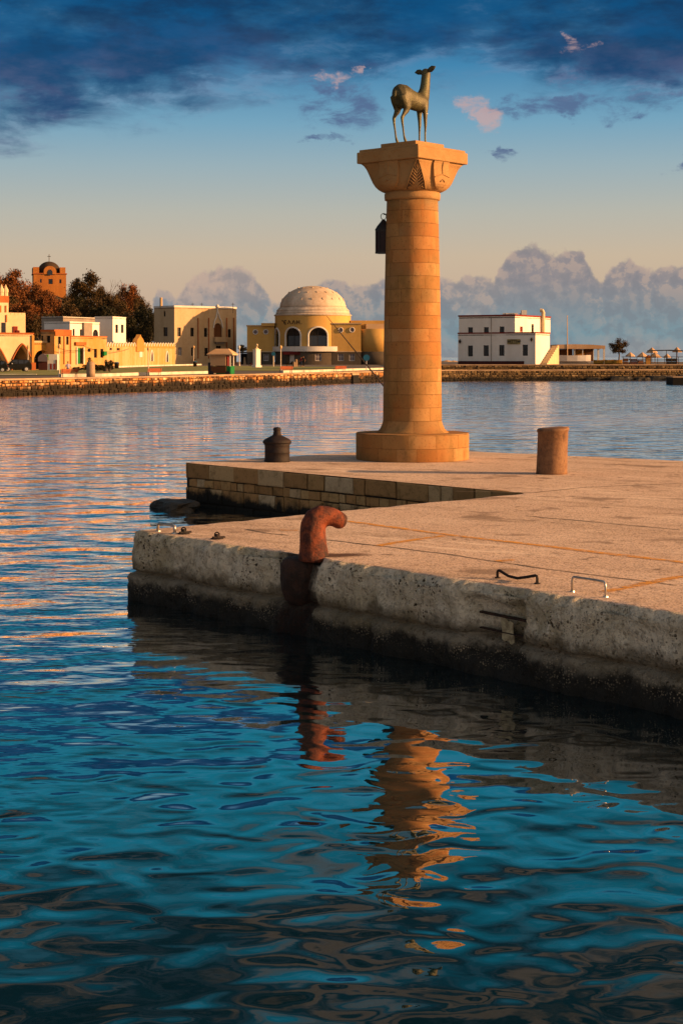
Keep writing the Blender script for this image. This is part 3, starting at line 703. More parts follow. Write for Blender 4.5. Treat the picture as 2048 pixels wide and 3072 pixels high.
CAPP = [(.0, .61, 0), (.04, .69, .08), (.10, .765, .2), (.20, .84, .36), (.32, .895, .52), (.48, .945, .68), (.64, .99, .80), (.80, 1.04, .90), (.92, 1.10, .96), (1.0, 1.17, 1.0)]
b = MB(); b.rings([sq(h, zb0+(zb1-zb0)*t, k) for t, h, k in CAPP]); b.build('bell', M['carved'], colm, smooth=True)
def sqslab(half, z0, z1, name, mat, rot=ROT, bev=.012):
    b = MB(); pts = [Vector((half*math.cos(a-math.pi/2+rot), half*math.sin(a-math.pi/2+rot), z0)) for a in (0, math.pi/2, math.pi, 1.5*math.pi)]
    b.prism(pts, (0, 0, z1-z0)); return b.build(name, mat, colm, bevel=bev)
za = zb1; sqslab(1.265, za, zc(458), 'abacus', M['carved'], bev=.02)
sqslab(1.205, zc(458), zc(452)+.01, 'abacus_step', M['carved'])
ZP = zc(432); sqslab(.72, zc(452)+.01, ZP, 'plinth', M['carved'])
# shields on the two visible faces and palmettes on the corner
def bell_at(h):                                       # half diagonal of the bell at relative height h
    for (t0, a, k0), (t1, c, k1) in zip(CAPP[:-1], CAPP[1:]):
        if h <= t1: q = (h-t0)/(t1-t0); return a+(c-a)*q, k0+(k1-k0)*q
    return CAPP[-1][1:]
def face_r(h):                                        # distance of a face centre from the axis
    d, k = bell_at(h); p = 2.0-k; return d*(2**.5/2)*2**(1-1/p)*(2**.5/2)*2**.5/1.0 if False else d/((2*(.5**.5)**p)**(1/p))
for fa in (-math.pi*.75+ROT, -math.pi*.25+ROT):
    fnv = Vector((math.cos(fa), math.sin(fa), 0)); tv = Vector((-fnv.y, fnv.x, 0)); b = MB(); rows = []
    for i in range(13):
        h = .99-.93*i/12; half = .27 if i < 7 else .27*math.sqrt(max(.02, 1-((i-6.3)/5.9)**2))
        r = face_r(h)+.035+.02*math.sin(h*3)
        rows.append((fnv*r+Vector((0, 0, zb0+(zb1-zb0)*h)), half))
    rings = [[c-tv*w, c-tv*w*.5+fnv*.015, c+fnv*.022, c+tv*w*.5+fnv*.015, c+tv*w, c+tv*w-fnv*.2, c-tv*w-fnv*.2] for c, w in rows]
    b.rings(rings)
    sh = b.build('shield', M['carved'], colm, smooth=False)
    b = MB()
    for i0_, w, off in ((2, .012, 0), (5, .012, 0)):
        c0, hw = rows[i0_+1]
        if i0_ == 5:
            b.tube([c0-tv*hw*.95+fnv*.012-Vector((0, 0, .06)), c0+fnv*.03+Vector((0, 0, .02)), c0+tv*hw*.95+fnv*.012-Vector((0, 0, .03))], .014, 6)
        else:
            b.tube([rows[0][0]+fnv*.02+tv*.02, rows[3][0]+fnv*.03, rows[6][0]+fnv*.03], .013, 6)
    b.tube([rows[9][0]+fnv*.03-tv*.07, rows[8][0]+fnv*.035, rows[9][0]+fnv*.03+tv*.08], .014, 6)
    b.build('relief', M['carved'], sh)
ca = -math.pi/2+ROT; cn = Vector((math.cos(ca), math.sin(ca), 0)); ct = Vector((-cn.y, cn.x, 0))
def corner_r(h): return bell_at(h)[0]
M['recess'] = simple('shade-dark carving', (.13, .075, .035), (.07, .04, .02), 8, .9)  # dark tone stands for shade in the carving's hollow; the plate is proud
b = MB(); rr = []
for i in range(9):
    h = .03+.92*i/8; w = .225*(1-h)**.85+.004; r = corner_r(h)+.014-w*.10
    rr.append([cn*r-ct*w+Vector((0, 0, zb0+(zb1-zb0)*h)), cn*r+ct*w+Vector((0, 0, zb0+(zb1-zb0)*h)), cn*(r-.25)+ct*w*.8+Vector((0, 0, zb0+(zb1-zb0)*h)), cn*(r-.25)-ct*w*.8+Vector((0, 0, zb0+(zb1-zb0)*h))])
b.rings(rr); pal = b.build('palmette', M['recess'], colm)
b = MB()
def pp(h, s):
    w = .225*(1-h)**.85+.004; return cn*(corner_r(h)+.022-w*.10)+ct*(s*w)+Vector((0, 0, zb0+(zb1-zb0)*h))
b.tube([pp(h, 0) for h in (.05, .3, .6, .9)], [.012, .012, .010, .006], 5)
for s in (-1, 1):
    b.tube([pp(h, s) for h in (.04, .25, .5, .75, .95)], [.013, .012, .011, .009, .006], 5)
    for k in range(8):
        h0 = .06+k*.095; b.tube([pp(h0, s*.05), pp(h0+.06, s*.35), pp(min(.96, h0+.14), s*.75), pp(min(.97, h0+.15), s*.9)], [.010, .012, .010, .006], 5)
    b.tube([pp(.05, s*.15), pp(.03, s*.5), pp(.07, s*.8), pp(.12, s*.6), pp(.09, s*.4)], .010, 5)
b.build('palmette_relief', M['carved'], pal)

# lantern hung behind the shaft
ld = 36.15; lx = atx(1150, ld); lz0, lz1, lz2 = zat(760, ld), zat(690, ld), zat(658, ld)
lan = thing('lantern', 'black hexagonal lantern with dark red glass hanging on the side of the stone column', 'lantern', (lx, ld, lz0))
hb = lz1-lz0; b = MB(); b.lathe([(.165, .03), (.165, hb)], 6); b.build('glass', M['red_glass'], lan)
b = MB(); b.lathe([(.19, 0), (.19, .035)], 6); b.lathe([(.185, hb-.03), (.185, hb)], 6)
for i in range(6): a = i*math.pi/3; b.box((.175*math.cos(a), .175*math.sin(a), hb/2), (.022, .022, hb), a)
b.build('frame', M['black_iron'], lan)
b = MB(); b.lathe([(.20, hb), (.15, hb+.09), (.07, hb+.19), (.03, lz2-lz0)], 6); b.build('cap', M['black_iron'], lan)
b = MB(); zr = lz2-lz0+.07; b.tube([(.06*math.cos(a*math.pi/8), 0, zr+.07*math.sin(a*math.pi/8)) for a in range(17)], .009, 5, cap=False); b.build('ring', M['black_iron'], lan)
b = MB(); b.tube([(0, 0, zr+.05), (.16, -.03, zr+.06), (.34, -.08, zr-.05)], .014, 6); b.build('bracket', M['black_iron'], lan)

# thin dark rod behind the column
b = MB(); rd = 38.2
p0 = Vector((atx(980, rd-.4), rd-.4, zat(948, rd-.4))); p1 = Vector((atx(1143, rd), rd, zat(1148, rd))); dv = p1-p0; k = (p0.z-H-.01)/(p0.z-p1.z)
b.tube([p0, p0+dv*.3, p0+dv*1.0, p0+dv*k], [.006, .011, .020, .026], 6); tag(b.build('fishing_rod', M['black_iron']), 'thin dark rod slanting out from behind the stone column', 'rod')

# ------------------------------------------------------------------ bronze doe
def build_deer():
    L = Vector((0, 1, 0))
    deer = thing('deer_statue', 'green bronze statue of a doe looking away, on top of the stone column', 'statue', (CXW+atx(760*.2551+1040, CD)-CXW-.0, CD, H+ZP), R(48)); deer.scale = (1.09, 1.06, 1.03)
    b = MB()
    sp = [((-.50, 1.00), .05, .07), ((-.47, 1.01), .13, .19), ((-.39, 1.02), .185, .245), ((-.25, 1.015), .19, .25), ((-.05, .985), .165, .205), ((.14, .955), .16, .195), ((.28, .955), .155, .205), ((.38, .97), .135, .195), ((.46, .99), .08, .13), ((.50, 1.0), .03, .05)]
    b.tube([(x, 0, z) for (x, z), _, _ in sp], [(a*1.08, c*1.06) for _, a, c in sp], 20, L)
    b.tube([(.30, 0, .98), (.38, 0, 1.10), (.43, 0, 1.24), (.455, 0, 1.38), (.47, 0, 1.52), (.49, 0, 1.63)], [(.15, .18), (.125, .158), (.107, .124), (.10, .11), (.096, .102), (.092, .095)], 16, L)
    tv_ = lambda a, z: (.47+a*math.cos(R(40)), a*math.sin(R(40)), z)
    b.tube([tv_(-.07, 1.63), tv_(-.02, 1.65), tv_(.05, 1.645), tv_(.13, 1.61), tv_(.23, 1.55), tv_(.30, 1.51), tv_(.32, 1.495)], [(.06, .06), (.092, .088), (.10, .094), (.086, .085), (.058, .06), (.048, .048), (.02, .02)], 14, (-math.sin(R(40)), math.cos(R(40)), 0))
    for s, dx in ((1, .0), (-1, .0)):
        hx = -.02 if s > 0 else .0
        b.tube([(-.36+hx, s*.10, 1.04), (-.31+hx, s*.115, .90), (-.29+hx, s*.12, .78), (-.31+hx, s*.115, .69), (-.38+hx, s*.11, .60), (-.425+hx, s*.105, .53), (-.42+hx, s*.105, .44), (-.39+hx, s*.105, .28), (-.362+hx, s*.105, .13), (-.345+hx, s*.105, .08), (-.315+hx, s*.105, .03), (-.30+hx, s*.105, 0)],
               [(.10, .17), (.095, .155), (.075, .115), (.052, .075), (.036, .048), (.032, .046), (.026, .033), (.022, .025), (.023, .026), (.027, .032), (.027, .042), (.028, .046)], 12, L)
        fx = .05 if s > 0 else -.01
        b.tube([(.33+fx*.5, s*.09, .98), (.335+fx, s*.10, .82), (.335+fx, s*.105, .70), (.34+fx, s*.105, .56), (.345+fx, s*.105, .46), (.34+fx, s*.105, .40), (.335+fx, s*.105, .24), (.335+fx, s*.105, .12), (.345+fx, s*.105, .075), (.37+fx, s*.105, .03), (.38+fx, s*.105, 0)],
               [(.075, .11), (.065, .085), (.05, .058), (.038, .042), (.034, .038), (.028, .03), (.022, .024), (.022, .024), (.027, .03), (.027, .04), (.028, .044)], 12, L)
        b.ball((tv_(.11, 0)[0]-s*.08*math.sin(R(40)), tv_(.11, 0)[1]+s*.08*math.cos(R(40)), 1.63), .03, 8, 6)
    b.tube([(-.46, 0, 1.16), (-.53, 0, 1.10), (-.545, 0, 1.0), (-.53, 0, .93)], [(.05, .035), (.045, .035), (.035, .028), (.012, .01)], 10, L)
    b.build('body', M['bronze'], deer, remesh=.016, sm=4)
    for s, dz, dx in ((1, .012, .0), (-1, .085, .02)):
        b = MB(); b.tube([(.45, s*.06, 1.66), (.445+dx, s*.13, 1.665+dz*.3), (.44+dx, s*.20, 1.665+dz*.7), (.44+dx, s*.275, 1.66+dz)], [(.022, .028), (.018, .062), (.014, .058), (.006, .012)], 10, (1, 0, 0.3)); b.build('ear', M['bronze'], deer, smooth=True)
    b = MB(); b.tube([(.337+.048*math.cos(a*math.pi/6), -.105+.048*math.sin(a*math.pi/6), .70) for a in range(13)], .007, 5, cap=False); b.build('leg_band', M['white_band'], deer)
build_deer()
# ------------------------------------------------------------------ mooring furniture
n_in = Vector((-fn.x, -fn.y, 0))
def build_hook():
    t = tpx(906); base = front(t, -.17, H)
    root = thing('hook_bollard', 'rusty orange hook-shaped mooring bollard at the quay edge', 'bollard', base)
    # build in local frame: X = towards the picture's right along the quay's inland direction
    h = (n_in*.85+fd.to_3d()*.5).normalized()
    def P(a, z): return h*a+Vector((0, 0, z))
    b = MB()
    b.tube([P(0, -.06), P(0, .01), P(0, .05), P(-.005, .14), P(-.012, .28), P(-.005, .38), P(.03, .455), P(.10, .495), P(.18, .495), P(.26, .475), P(.33, .44), P(.375, .41), P(.39, .395)],
           [.20, .195, .183, .172, .165, .163, .158, .142, .124, .114, .108, .095, .05], 20)
    b.ball(P(.325, .435), (.105, .105, .105), 14, 10); b.ball(P(.0, .41), (.15, .15, .125), 14, 10)
    b.build('hook', M['rust'], root, remesh=.02, sm=5)
    b = MB(); q = front(tpx(872), .0, H)-base; root.scale = (.92, .92, .93)
    ring = []
    for z, r in ((-.62, .16), (-.55, .22), (-.45, .255), (-.3, .28), (-.12, .28), (-.06, .25), (-.03, .19), (-.02, .1)):
        ring.append([Vector((q.x, q.y, z))+fn.to_3d()*(-.15)+Vector((r*math.cos(2*math.pi*i/28)*(1+.16*noise.noise((i*.45, z*5, 0))), r*math.sin(2*math.pi*i/28)*(1+.16*noise.noise((i*.45, z*5, 5))), 0)) for i in range(28)])
    b.rings(ring); b.build('socket', M['rust_wet'], root, smooth=True)
    # rust run on the paving beside it
    b = MB(); c = h*.33-fd.to_3d()*.0; n = 20; i0 = b.add([c+Vector((0, 0, .007))]+[c+h*(.55*math.cos(2*math.pi*i/n))+Vector((-h.y, h.x, 0))*(.26*math.sin(2*math.pi*i/n))+Vector((0, 0, .007)) for i in range(n)])
    for i in range(n): b.face((i0, i0+1+i, i0+1+(i+1) % n))
    o = b.build('rust_stain', M['rust_stain'], root); uv = o.data.uv_layers.new(name='UVMap')
    for l in o.data.loops:
        k = l.vertex_index; a = 2*math.pi*(k-1)/n; uv.data[l.index].uv = (0, 0) if k == 0 else (math.cos(a), math.sin(a))
build_hook()
def staple(name, xa, xb, ya, yb, h, mat, label, r, sag=0.0, lean=0.0):
    a = gp(xa, ya, H); c = gp(xb, yb, H); root = thing(name, label, 'rung', (a+c)/2); d = (c-a)/2; up = Vector((0, 0, h)); b = MB(); k = d.normalized()*min(.025, h*.3)
    l2 = Vector((-d.y, d.x, 0)).normalized()*lean
    pts = [-d-Vector((0, 0, .03)), -d+up*.75, -d+up*.94+k*.3, -d+k+up, -d*.5+k*.5+up+Vector((0, 0, -sag)), Vector((0, 0, h-sag*1.25))+l2, d*.45+up+Vector((0, 0, -sag*.7)), d-k+up*.98, d+up*.92-k*.3, d+up*.7, d-Vector((0, 0, .03))]
    b.tube(pts, r, 10); b.build('bar', mat, root, smooth=True)
    for e in (-d, d):
        b = MB(); b.lathe([(r*2.2, .0), (r*2.0, .012), (r*1.1, .014)], 10, e); b.build('foot_plate', mat, root)
staple('ladder_rung', 474, 524, 1594, 1601, .105, M['steel'], 'bright steel ladder rung near the rounded end of the quay', .020)
staple('ladder_rung', 1492, 1611, 1735, 1752, .085, M['rust_shaded'], 'bent rusty ladder rung at the broken notch in the quay', .015, .045)
staple('ladder_rung', 1716, 1816, 1776, 1792, .150, M['steel'], 'straight steel ladder rung beside the bent rusty one', .012)
for (x, y, lab) in ((551, 1602, 'small rusty ring bolt close to the steel rung at the quay end'), (651, 1617, 'small rusty ring bolt between the other ring bolt and the hook bollard')):
    root = thing('ring_bolt', lab, 'ring bolt', gp(x, y, H)); b = MB(); b.lathe([(.085, -.01), (.08, .012), (.03, .018), (.028, .06), (.015, .065)], 12); b.box((.02, .01, .022), (.16, .05, .02), .5); b.build('plate', M['rust_shaded'], root)
    b = MB(); b.tube([(.03*math.cos(a*math.pi/6), .0, .055+.03*math.sin(a*math.pi/6)) for a in range(13)], .009, 6, cap=False); b.build('ring', M['rust_shaded'], root)
p = gp(831, 1385, H); s = F/p.y
root = thing('capped_bollard', 'rusty cast-iron bollard, toned dark as if shadowed, with a knob on its lid, standing on the pier', 'bollard', p)
b = MB(); b.lathe([(.285, 0), (.29, .03), (.275, .05), (.272, .20), (.285, .215), (.272, .23), (.275, .36), (.295, .40)], 28); b.build('body', M['rust_shaded'], root, smooth=True, bevel=0)
b = MB(); b.lathe([(.29, .40), (.315, .415), (.315, .455), (.27, .50), (.16, .555), (.10, .585), (.085, .62), (.088, .65), (.075, .67), (.085, .69), (.09, .72), (.07, .755), (.02, .765)], 28); b.build('lid', M['rust_shaded'], root, smooth=True)
p = gp(1654, 1421, H)
root = thing('round_bollard', 'plain brown cylindrical iron bollard on the paving near the column', 'bollard', p, R(15))
b = MB(); lean = .035; b.rings([[Vector((r*math.cos(2*math.pi*i/32)+lean*z, r*math.sin(2*math.pi*i/32), z+(.02*math.cos(2*math.pi*i/32) if z > .5 else 0))) for i in range(32)] for r, z in ((.315, -.02), (.305, .05), (.298, .45), (.30, .83), (.315, .845), (.318, .885), (.30, .905), (.16, .91))])
b.build('post', M['rust_stone'], root, smooth=True)
# ------------------------------------------------------------------ far shore: building kit
M['glassd'] = glass('dark pane', (.010, .009, .008)); M['winframe'] = simple('window frame', (.35, .30, .24), (.25, .2, .16), 3)
M['white_trim'] = simple('white trim', (.60, .56, .50), (.5, .46, .40), .5)
def wallmat(name, c1, c2, sc=.18, streak=True):
    k = .95 if 'white plaster' in name else .80 if 'white' in name or 'ivory' in name else .74
    M[name] = simple(name, [v*k for v in lin(c1)[:3]], [v*k for v in lin(c2)[:3]], sc, .9, fsc=1.4, streak=streak)
wallmat('cream plaster', 'd2b48c', 'bd9c70'); wallmat('ochre plaster', 'c69548', 'b88038'); wallmat('elli yellow', 'd9ab5e', 'c79a50'); wallmat('elli grey', '5e5244', '4c4338')
wallmat('white plaster', 'e0d9cf', 'd3cabf'); wallmat('ivory plaster', 'e2c9a0', 'd3b488'); wallmat('grey plaster', 'a89a8a', '8f8173'); wallmat('tower orange', 'c07a35', 'a8662a')
wallmat('dome white', 'd8c4ad', 'b39c84'); wallmat('roof grey', '6a5a4c', '574a3e'); wallmat('red paint', '8c2f1c', '74261a'); wallmat('peeling ochre', 'c4914a', 'd3b080', .35)
wallmat('orange trim', 'bb6a32', '9a5226'); wallmat('dark red base', '5a2620', '45201b'); wallmat('green paint', '0f7a3c', '0c6a35'); wallmat('dark dome', '4a3826', '3a2c1e'); wallmat('wood brown', '7a4a24', '5f381c')
wallmat('orange bench', 'c8683a', 'a8502a'); wallmat('purple grey', '7d6f74', '6b5f62'); wallmat('sign cream', 'b0a070', '9a8a5a'); wallmat('dark red', '6a1c18', '551613'); wallmat('pale canvas', 'd8b48c', 'c29a70')
wallmat('blue sign', '1f6a8c', '1a5a78'); wallmat('yellow boat', 'b0822c', '946a22'); wallmat('lime', '6fae3a', '5c9430')
class Face:
    def __init__(s, p0, p1):
        s.p0 = Vector((p0[0], p0[1])); d = Vector((p1[0], p1[1]))-s.p0; s.w = d.length; s.d = d.normalized(); s.n = Vector((s.d.y, -s.d.x))
    def u(s, px): r = (px-CX)/F; return (r*s.p0.y-s.p0.x)/(s.d.x-r*s.d.y)
    def dist(s, u): return s.p0.y+s.d.y*u
    def z(s, px, py): return zat(py, s.dist(s.u(px)))
    def P(s, u, z, o=0.0): q = s.p0+s.d*u+s.n*o; return Vector((q.x, q.y, z))
def arch_pts(a, c, zs, kind, zt, n=10):
    m = (a+c)/2; w = (c-a)/2; out = []
    if kind == 'round': out = [(m-w*math.cos(math.pi*i/(2*n)), zs+(zt-zs)*math.sin(math.pi*i/(2*n))) for i in range(2*n+1)]
    else:
        for i in range(n+1): t = i/n; out.append((a+w*t, zs+(zt-zs)*math.sin(t*math.pi/2*.82)/math.sin(math.pi/2*.82)))
        out += [(2*m-x, z) for x, z in reversed(out[:-1])]
    return out
def wall_mesh(b, T, w, z0, z1, ops, depth=.35, cuts=1):
    """a wall sheet with real openings; T(u, z, inward) -> point. returns each opening's outline"""
    us = {0.0, w}; zs = {z0, z1}
    for i in range(1, cuts): us.add(w*i/cuts)
    for o in ops: us |= {o['a'], o['c']}; zs |= {o['z0'], o['z1']}
    us = sorted(k for k in us if -1e-6 <= k <= w+1e-6); zs = sorted(k for k in zs if z0-1e-6 <= k <= z1+1e-6)
    for i in range(len(us)-1):
        for j in range(len(zs)-1):
            mu, mz = (us[i]+us[i+1])/2, (zs[j]+zs[j+1])/2
            if any(o['a'] < mu < o['c'] and o['z0'] < mz < o['z1'] for o in ops): continue
            b.poly([T(us[i], zs[j], 0), T(us[i+1], zs[j], 0), T(us[i+1], zs[j+1], 0), T(us[i], zs[j+1], 0)])
    for o in ops:
        a, c, q0, q1 = o['a'], o['c'], o['z0'], o['z1']
        if o.get('arch'):
            zs_ = q1-min((c-a)/2 if o['arch'] == 'round' else (c-a)*.75, (q1-q0)*.75) if not o.get('spring') else o['spring']
            ap = arch_pts(a, c, zs_, o['arch'], q1)
            for k in range(len(ap)-1): b.poly([T(ap[k][0], ap[k][1], 0), T(ap[k+1][0], ap[k+1][1], 0), T(ap[k+1][0], q1+1e-4, 0), T(ap[k][0], q1+1e-4, 0)])
            line = [(a, q0)]+ap+[(c, q0)]
        else: line = [(a, q0), (a, q1), (c, q1), (c, q0)]
        o['line'] = line
        for k in range(len(line)):
            p, q = line[k], line[(k+1) % len(line)]
            b.poly([T(p[0], p[1], 0), T(q[0], q[1], 0), T(q[0], q[1], depth), T(p[0], p[1], depth)])
def fit_openings(root, T, ops, depth):
    """a window or door part in each opening"""
    for o in ops:
        k = o.get('kind', 'win')
        if k == 'void': continue
        line = o['line']; mat = {'win': M['glassd'], 'red': M['red paint'], 'green': M['green paint'], 'dark': M['pitchblack'], 'white': M['white_trim'], 'wood': M['wood brown'], 'grille': M['purple grey']}[k]
        nm = 'door' if o.get('door') else ('window' if k in ('win', 'grille', 'white', 'red') else 'recess')
        fr = MB(); m = (o['a']+o['c'])/2; w = o['c']-o['a']; t = min(.12, w*.12)
        for u0, u1, za, zb in ((o['a'], o['a']+t, o['z0'], o['z1']-(w*.4 if o.get('arch') else 0)), (o['c']-t, o['c'], o['z0'], o['z1']-(w*.4 if o.get('arch') else 0)), (o['a']+t, o['c']-t, o['z0'], o['z0']+t), (m-t*.35, m+t*.35, o['z0']+t, o['z1']-t), (o['a']+t, m-t*.35, o['z0']*.45+o['z1']*.55, o['z0']*.45+o['z1']*.55+t*.6), (m+t*.35, o['c']-t, o['z0']*.45+o['z1']*.55, o['z0']*.45+o['z1']*.55+t*.6)):
            fr.rings([[T(u0, za, depth-.10), T(u1, za, depth-.10), T(u1, zb, depth-.10), T(u0, zb, depth-.10)], [T(u0, za, depth-.03), T(u1, za, depth-.03), T(u1, zb, depth-.03), T(u0, zb, depth-.03)]])
        fo = fr.build(nm, M['black_iron'] if o.get('bf', k in ('win', 'dark')) else (M['white_trim'] if k in ('grille', 'white') else mat), root, world=True)
        b = MB(); ri = [[T(p[0], p[1], depth-.02) for p in line], [T(p[0], p[1], depth+.02) for p in line]]; b.rings(ri); b.build('panel' if o.get('door') or k in ('green', 'wood', 'red') else 'pane', mat, fo, world=True)
class House:
    """box building: p0, p1 = front corners on the ground (XY); openings given in photo pixels as (x0, x1, y0, y1, kind, arch)"""
    def __init__(s, name, label, cat, p0, p1, depth, z0, z1, mat, group=None):
        s.f = Face(p0, p1); s.z0, s.z1, s.dp, s.mat = z0, z1, depth, mat
        s.root = thing(name, label, cat, (s.f.p0.x, s.f.p0.y, z0), group=group)
        n = s.f.n; q0 = s.f.p0-n*depth; q1 = s.f.p0+s.f.d*s.f.w-n*depth; s.q0, s.q1 = q0, q1
        s.left = Face(q0, s.f.p0); s.right = Face(s.f.p0+s.f.d*s.f.w, q1); s.done = set()
    def side(s, which, ops=(), depth=.35, name='wall', mat=None, z0=None, z1=None, cuts=1):
        f = {'front': s.f, 'left': s.left, 'right': s.right}[which]; z0 = s.z0 if z0 is None else z0; z1 = s.z1 if z1 is None else z1; L = []
        for o in ops:
            x0, x1, y0, y1 = o[:4]; a, c = f.u(x0), f.u(x1); xm = (x0+x1)/2
            d = dict(a=max(.05, a), c=min(f.w-.05, c), z0=max(z0+.02, f.z(xm, y1)), z1=min(z1-.05, f.z(xm, y0)), kind=o[4] if len(o) > 4 else 'win', arch=o[5] if len(o) > 5 else None, door=len(o) > 6 and o[6] == 'door')
            if d['c'] > d['a']+.05 and d['z1'] > d['z0']+.05: L.append(d)
        b = MB(); T = lambda u, z, i: f.P(u, z, -i)
        wall_mesh(b, T, f.w, z0, z1, L, depth, cuts); s_w = b.build(name, mat or s.mat, s.root, world=True)
        fit_openings(s.root, T, L, depth); s.done.add(which); return f
    def close(s, roofmat=None, parapet=.25, over=.12, capmat=None):
        b = MB(); P = lambda q, z: (q.x, q.y, z); f1 = s.f.p0+s.f.d*s.f.w; mi = {'front': (s.f.p0, f1), 'left': (s.q0, s.f.p0), 'right': (f1, s.q1), 'back': (s.q1, s.q0)}
        for k, (p, q) in mi.items():
            if k not in s.done: b.poly([P(p, s.z0), P(q, s.z0), P(q, s.z1), P(p, s.z1)])
        if b.f: b.build('wall', s.mat, s.root, world=True)
        b = MB(); c = [s.f.p0, f1, s.q1, s.q0]; b.prism([P(p, s.z1-.3) for p in c], (0, 0, .15)); rf = b.build('roof', roofmat or M['roof grey'], s.root, world=True)
        b = MB(); ce = (c[0]+c[1]+c[2]+c[3])/4; inn = []; out = []
        for p in c: v = (p-ce); out.append(ce+v*(1+over/v.length)); inn.append(ce+v*(1-.45/v.length))
        for i in range(4):
            j = (i+1) % 4; b.rings([[P(out[i], s.z1), P(inn[i], s.z1), P(inn[i], s.z1+parapet), P(out[i], s.z1+parapet)], [P(out[j], s.z1), P(inn[j], s.z1), P(inn[j], s.z1+parapet), P(out[j], s.z1+parapet)]])
        b.build('cornice', capmat or s.mat, s.root, world=True); return s
    def box(s, name, mat, f, x0, x1, y0, y1, o0, o1, parent=None, world=True):
        """a slab on a face, spanning photo pixels, from offset o0 to o1 outwards"""
        a, c = f.u(x0), f.u(x1); xm = (x0+x1)/2; za, zb = f.z(xm, y1), f.z(xm, y0); b = MB()
        b.prism([f.P(a, za, o0), f.P(c, za, o0), f.P(c, zb, o0), f.P(a, zb, o0)], f.n.to_3d()*(o1-o0)); return b.build(name, mat, parent or s.root, world=True)
def xy(px, d): return (atx(px, d), d)
def Z1(x, y, s, ox, oy): return (ox+x*s, oy+y*s)
def conv(l, s, ox, oy): return [(ox+o[0]*s, ox+o[1]*s, oy+o[2]*s, oy+o[3]*s)+tuple(o[4:]) for o in l]
S2 = 400/1568.0
# --- cream block with the ogee balcony
def cream():
    d0, d1 = 432, 446; h = House('harbour_office', 'plain cream block with an arched balcony niche and a shaded end wall', 'building', xy(523, d0), xy(709, d1), 9, G-.3, zat(921, d0), M['cream plaster'])
    r = (462-CX)/F; p = h.f.p0; n = h.f.n; dd = (p.x-r*p.y)/(n.x-r*n.y); h.__init__.__func__ if False else None
    h.dp = dd; h.q0 = p-n*dd; h.q1 = p+h.f.d*h.f.w-n*dd; h.left = Face(h.q0, p); h.right = Face(p+h.f.d*h.f.w, h.q1)
    c = lambda l: conv(l, S2, 380, 820)
    f = h.side('front', c([(597, 637, 635, 740), (750, 790, 637, 740), (910, 948, 640, 745), (1190, 1226, 655, 752), (1025, 1120, 585, 748, 'wood', 'round'), (607, 648, 870, 965, 'grille'), (757, 780, 870, 968), (915, 955, 875, 970), (1200, 1232, 880, 985), (1050, 1110, 850, 1005, 'win', None, 'door')]))
    h.side('left', c([(428, 480, 632, 738), (432, 456, 435, 505, 'win', 'round')]))
    h.close(capmat=M['white_trim'], parapet=.5)
    B = lambda nm, m, x0, x1, y0, y1, a, e: h.box(nm, m, f, 380+x0*S2, 380+x1*S2, 820+y0*S2, 820+y1*S2, a, e)
    B('balcony', M['cream plaster'], 1018, 1160, 748, 806, .02, 1.1); B('balcony_base', M['grey plaster'], 1035, 1130, 808, 826, .02, .7)
    for x in (837, 962, 1172, 1257): B('drainpipe', M['orange trim'], x-4, x+4, 520, 1000, .02, .22)
    b = MB(); L, Rr = [], []
    zpx = lambda x, y: f.P(f.u(380+x*S2), f.z(380+x*S2, 820+y*S2), .12)
    b.tube([zpx(x, y) for x, y in ((1018, 640), (1030, 560), (1050, 520), (1062, 450), (1064, 385))], .17, 6); b.tube([zpx(x, y) for x, y in ((1128, 640), (1112, 560), (1090, 520), (1070, 450), (1064, 385))], .17, 6)
    b.ball(zpx(1064, 385), .5, 8, 6); b.build('ogee_moulding', M['white_trim'], h.root, world=True)
    q = Face(h.q0, h.q1) ; b = MB(); P = h.left.P(h.left.w*.35, h.z1); b.lathe([(.38, 0), (.38, 2.9)], 8, P-Vector((0, 0, .1))); b.build('chimney', M['cream plaster'], h.root, world=True)
cream()
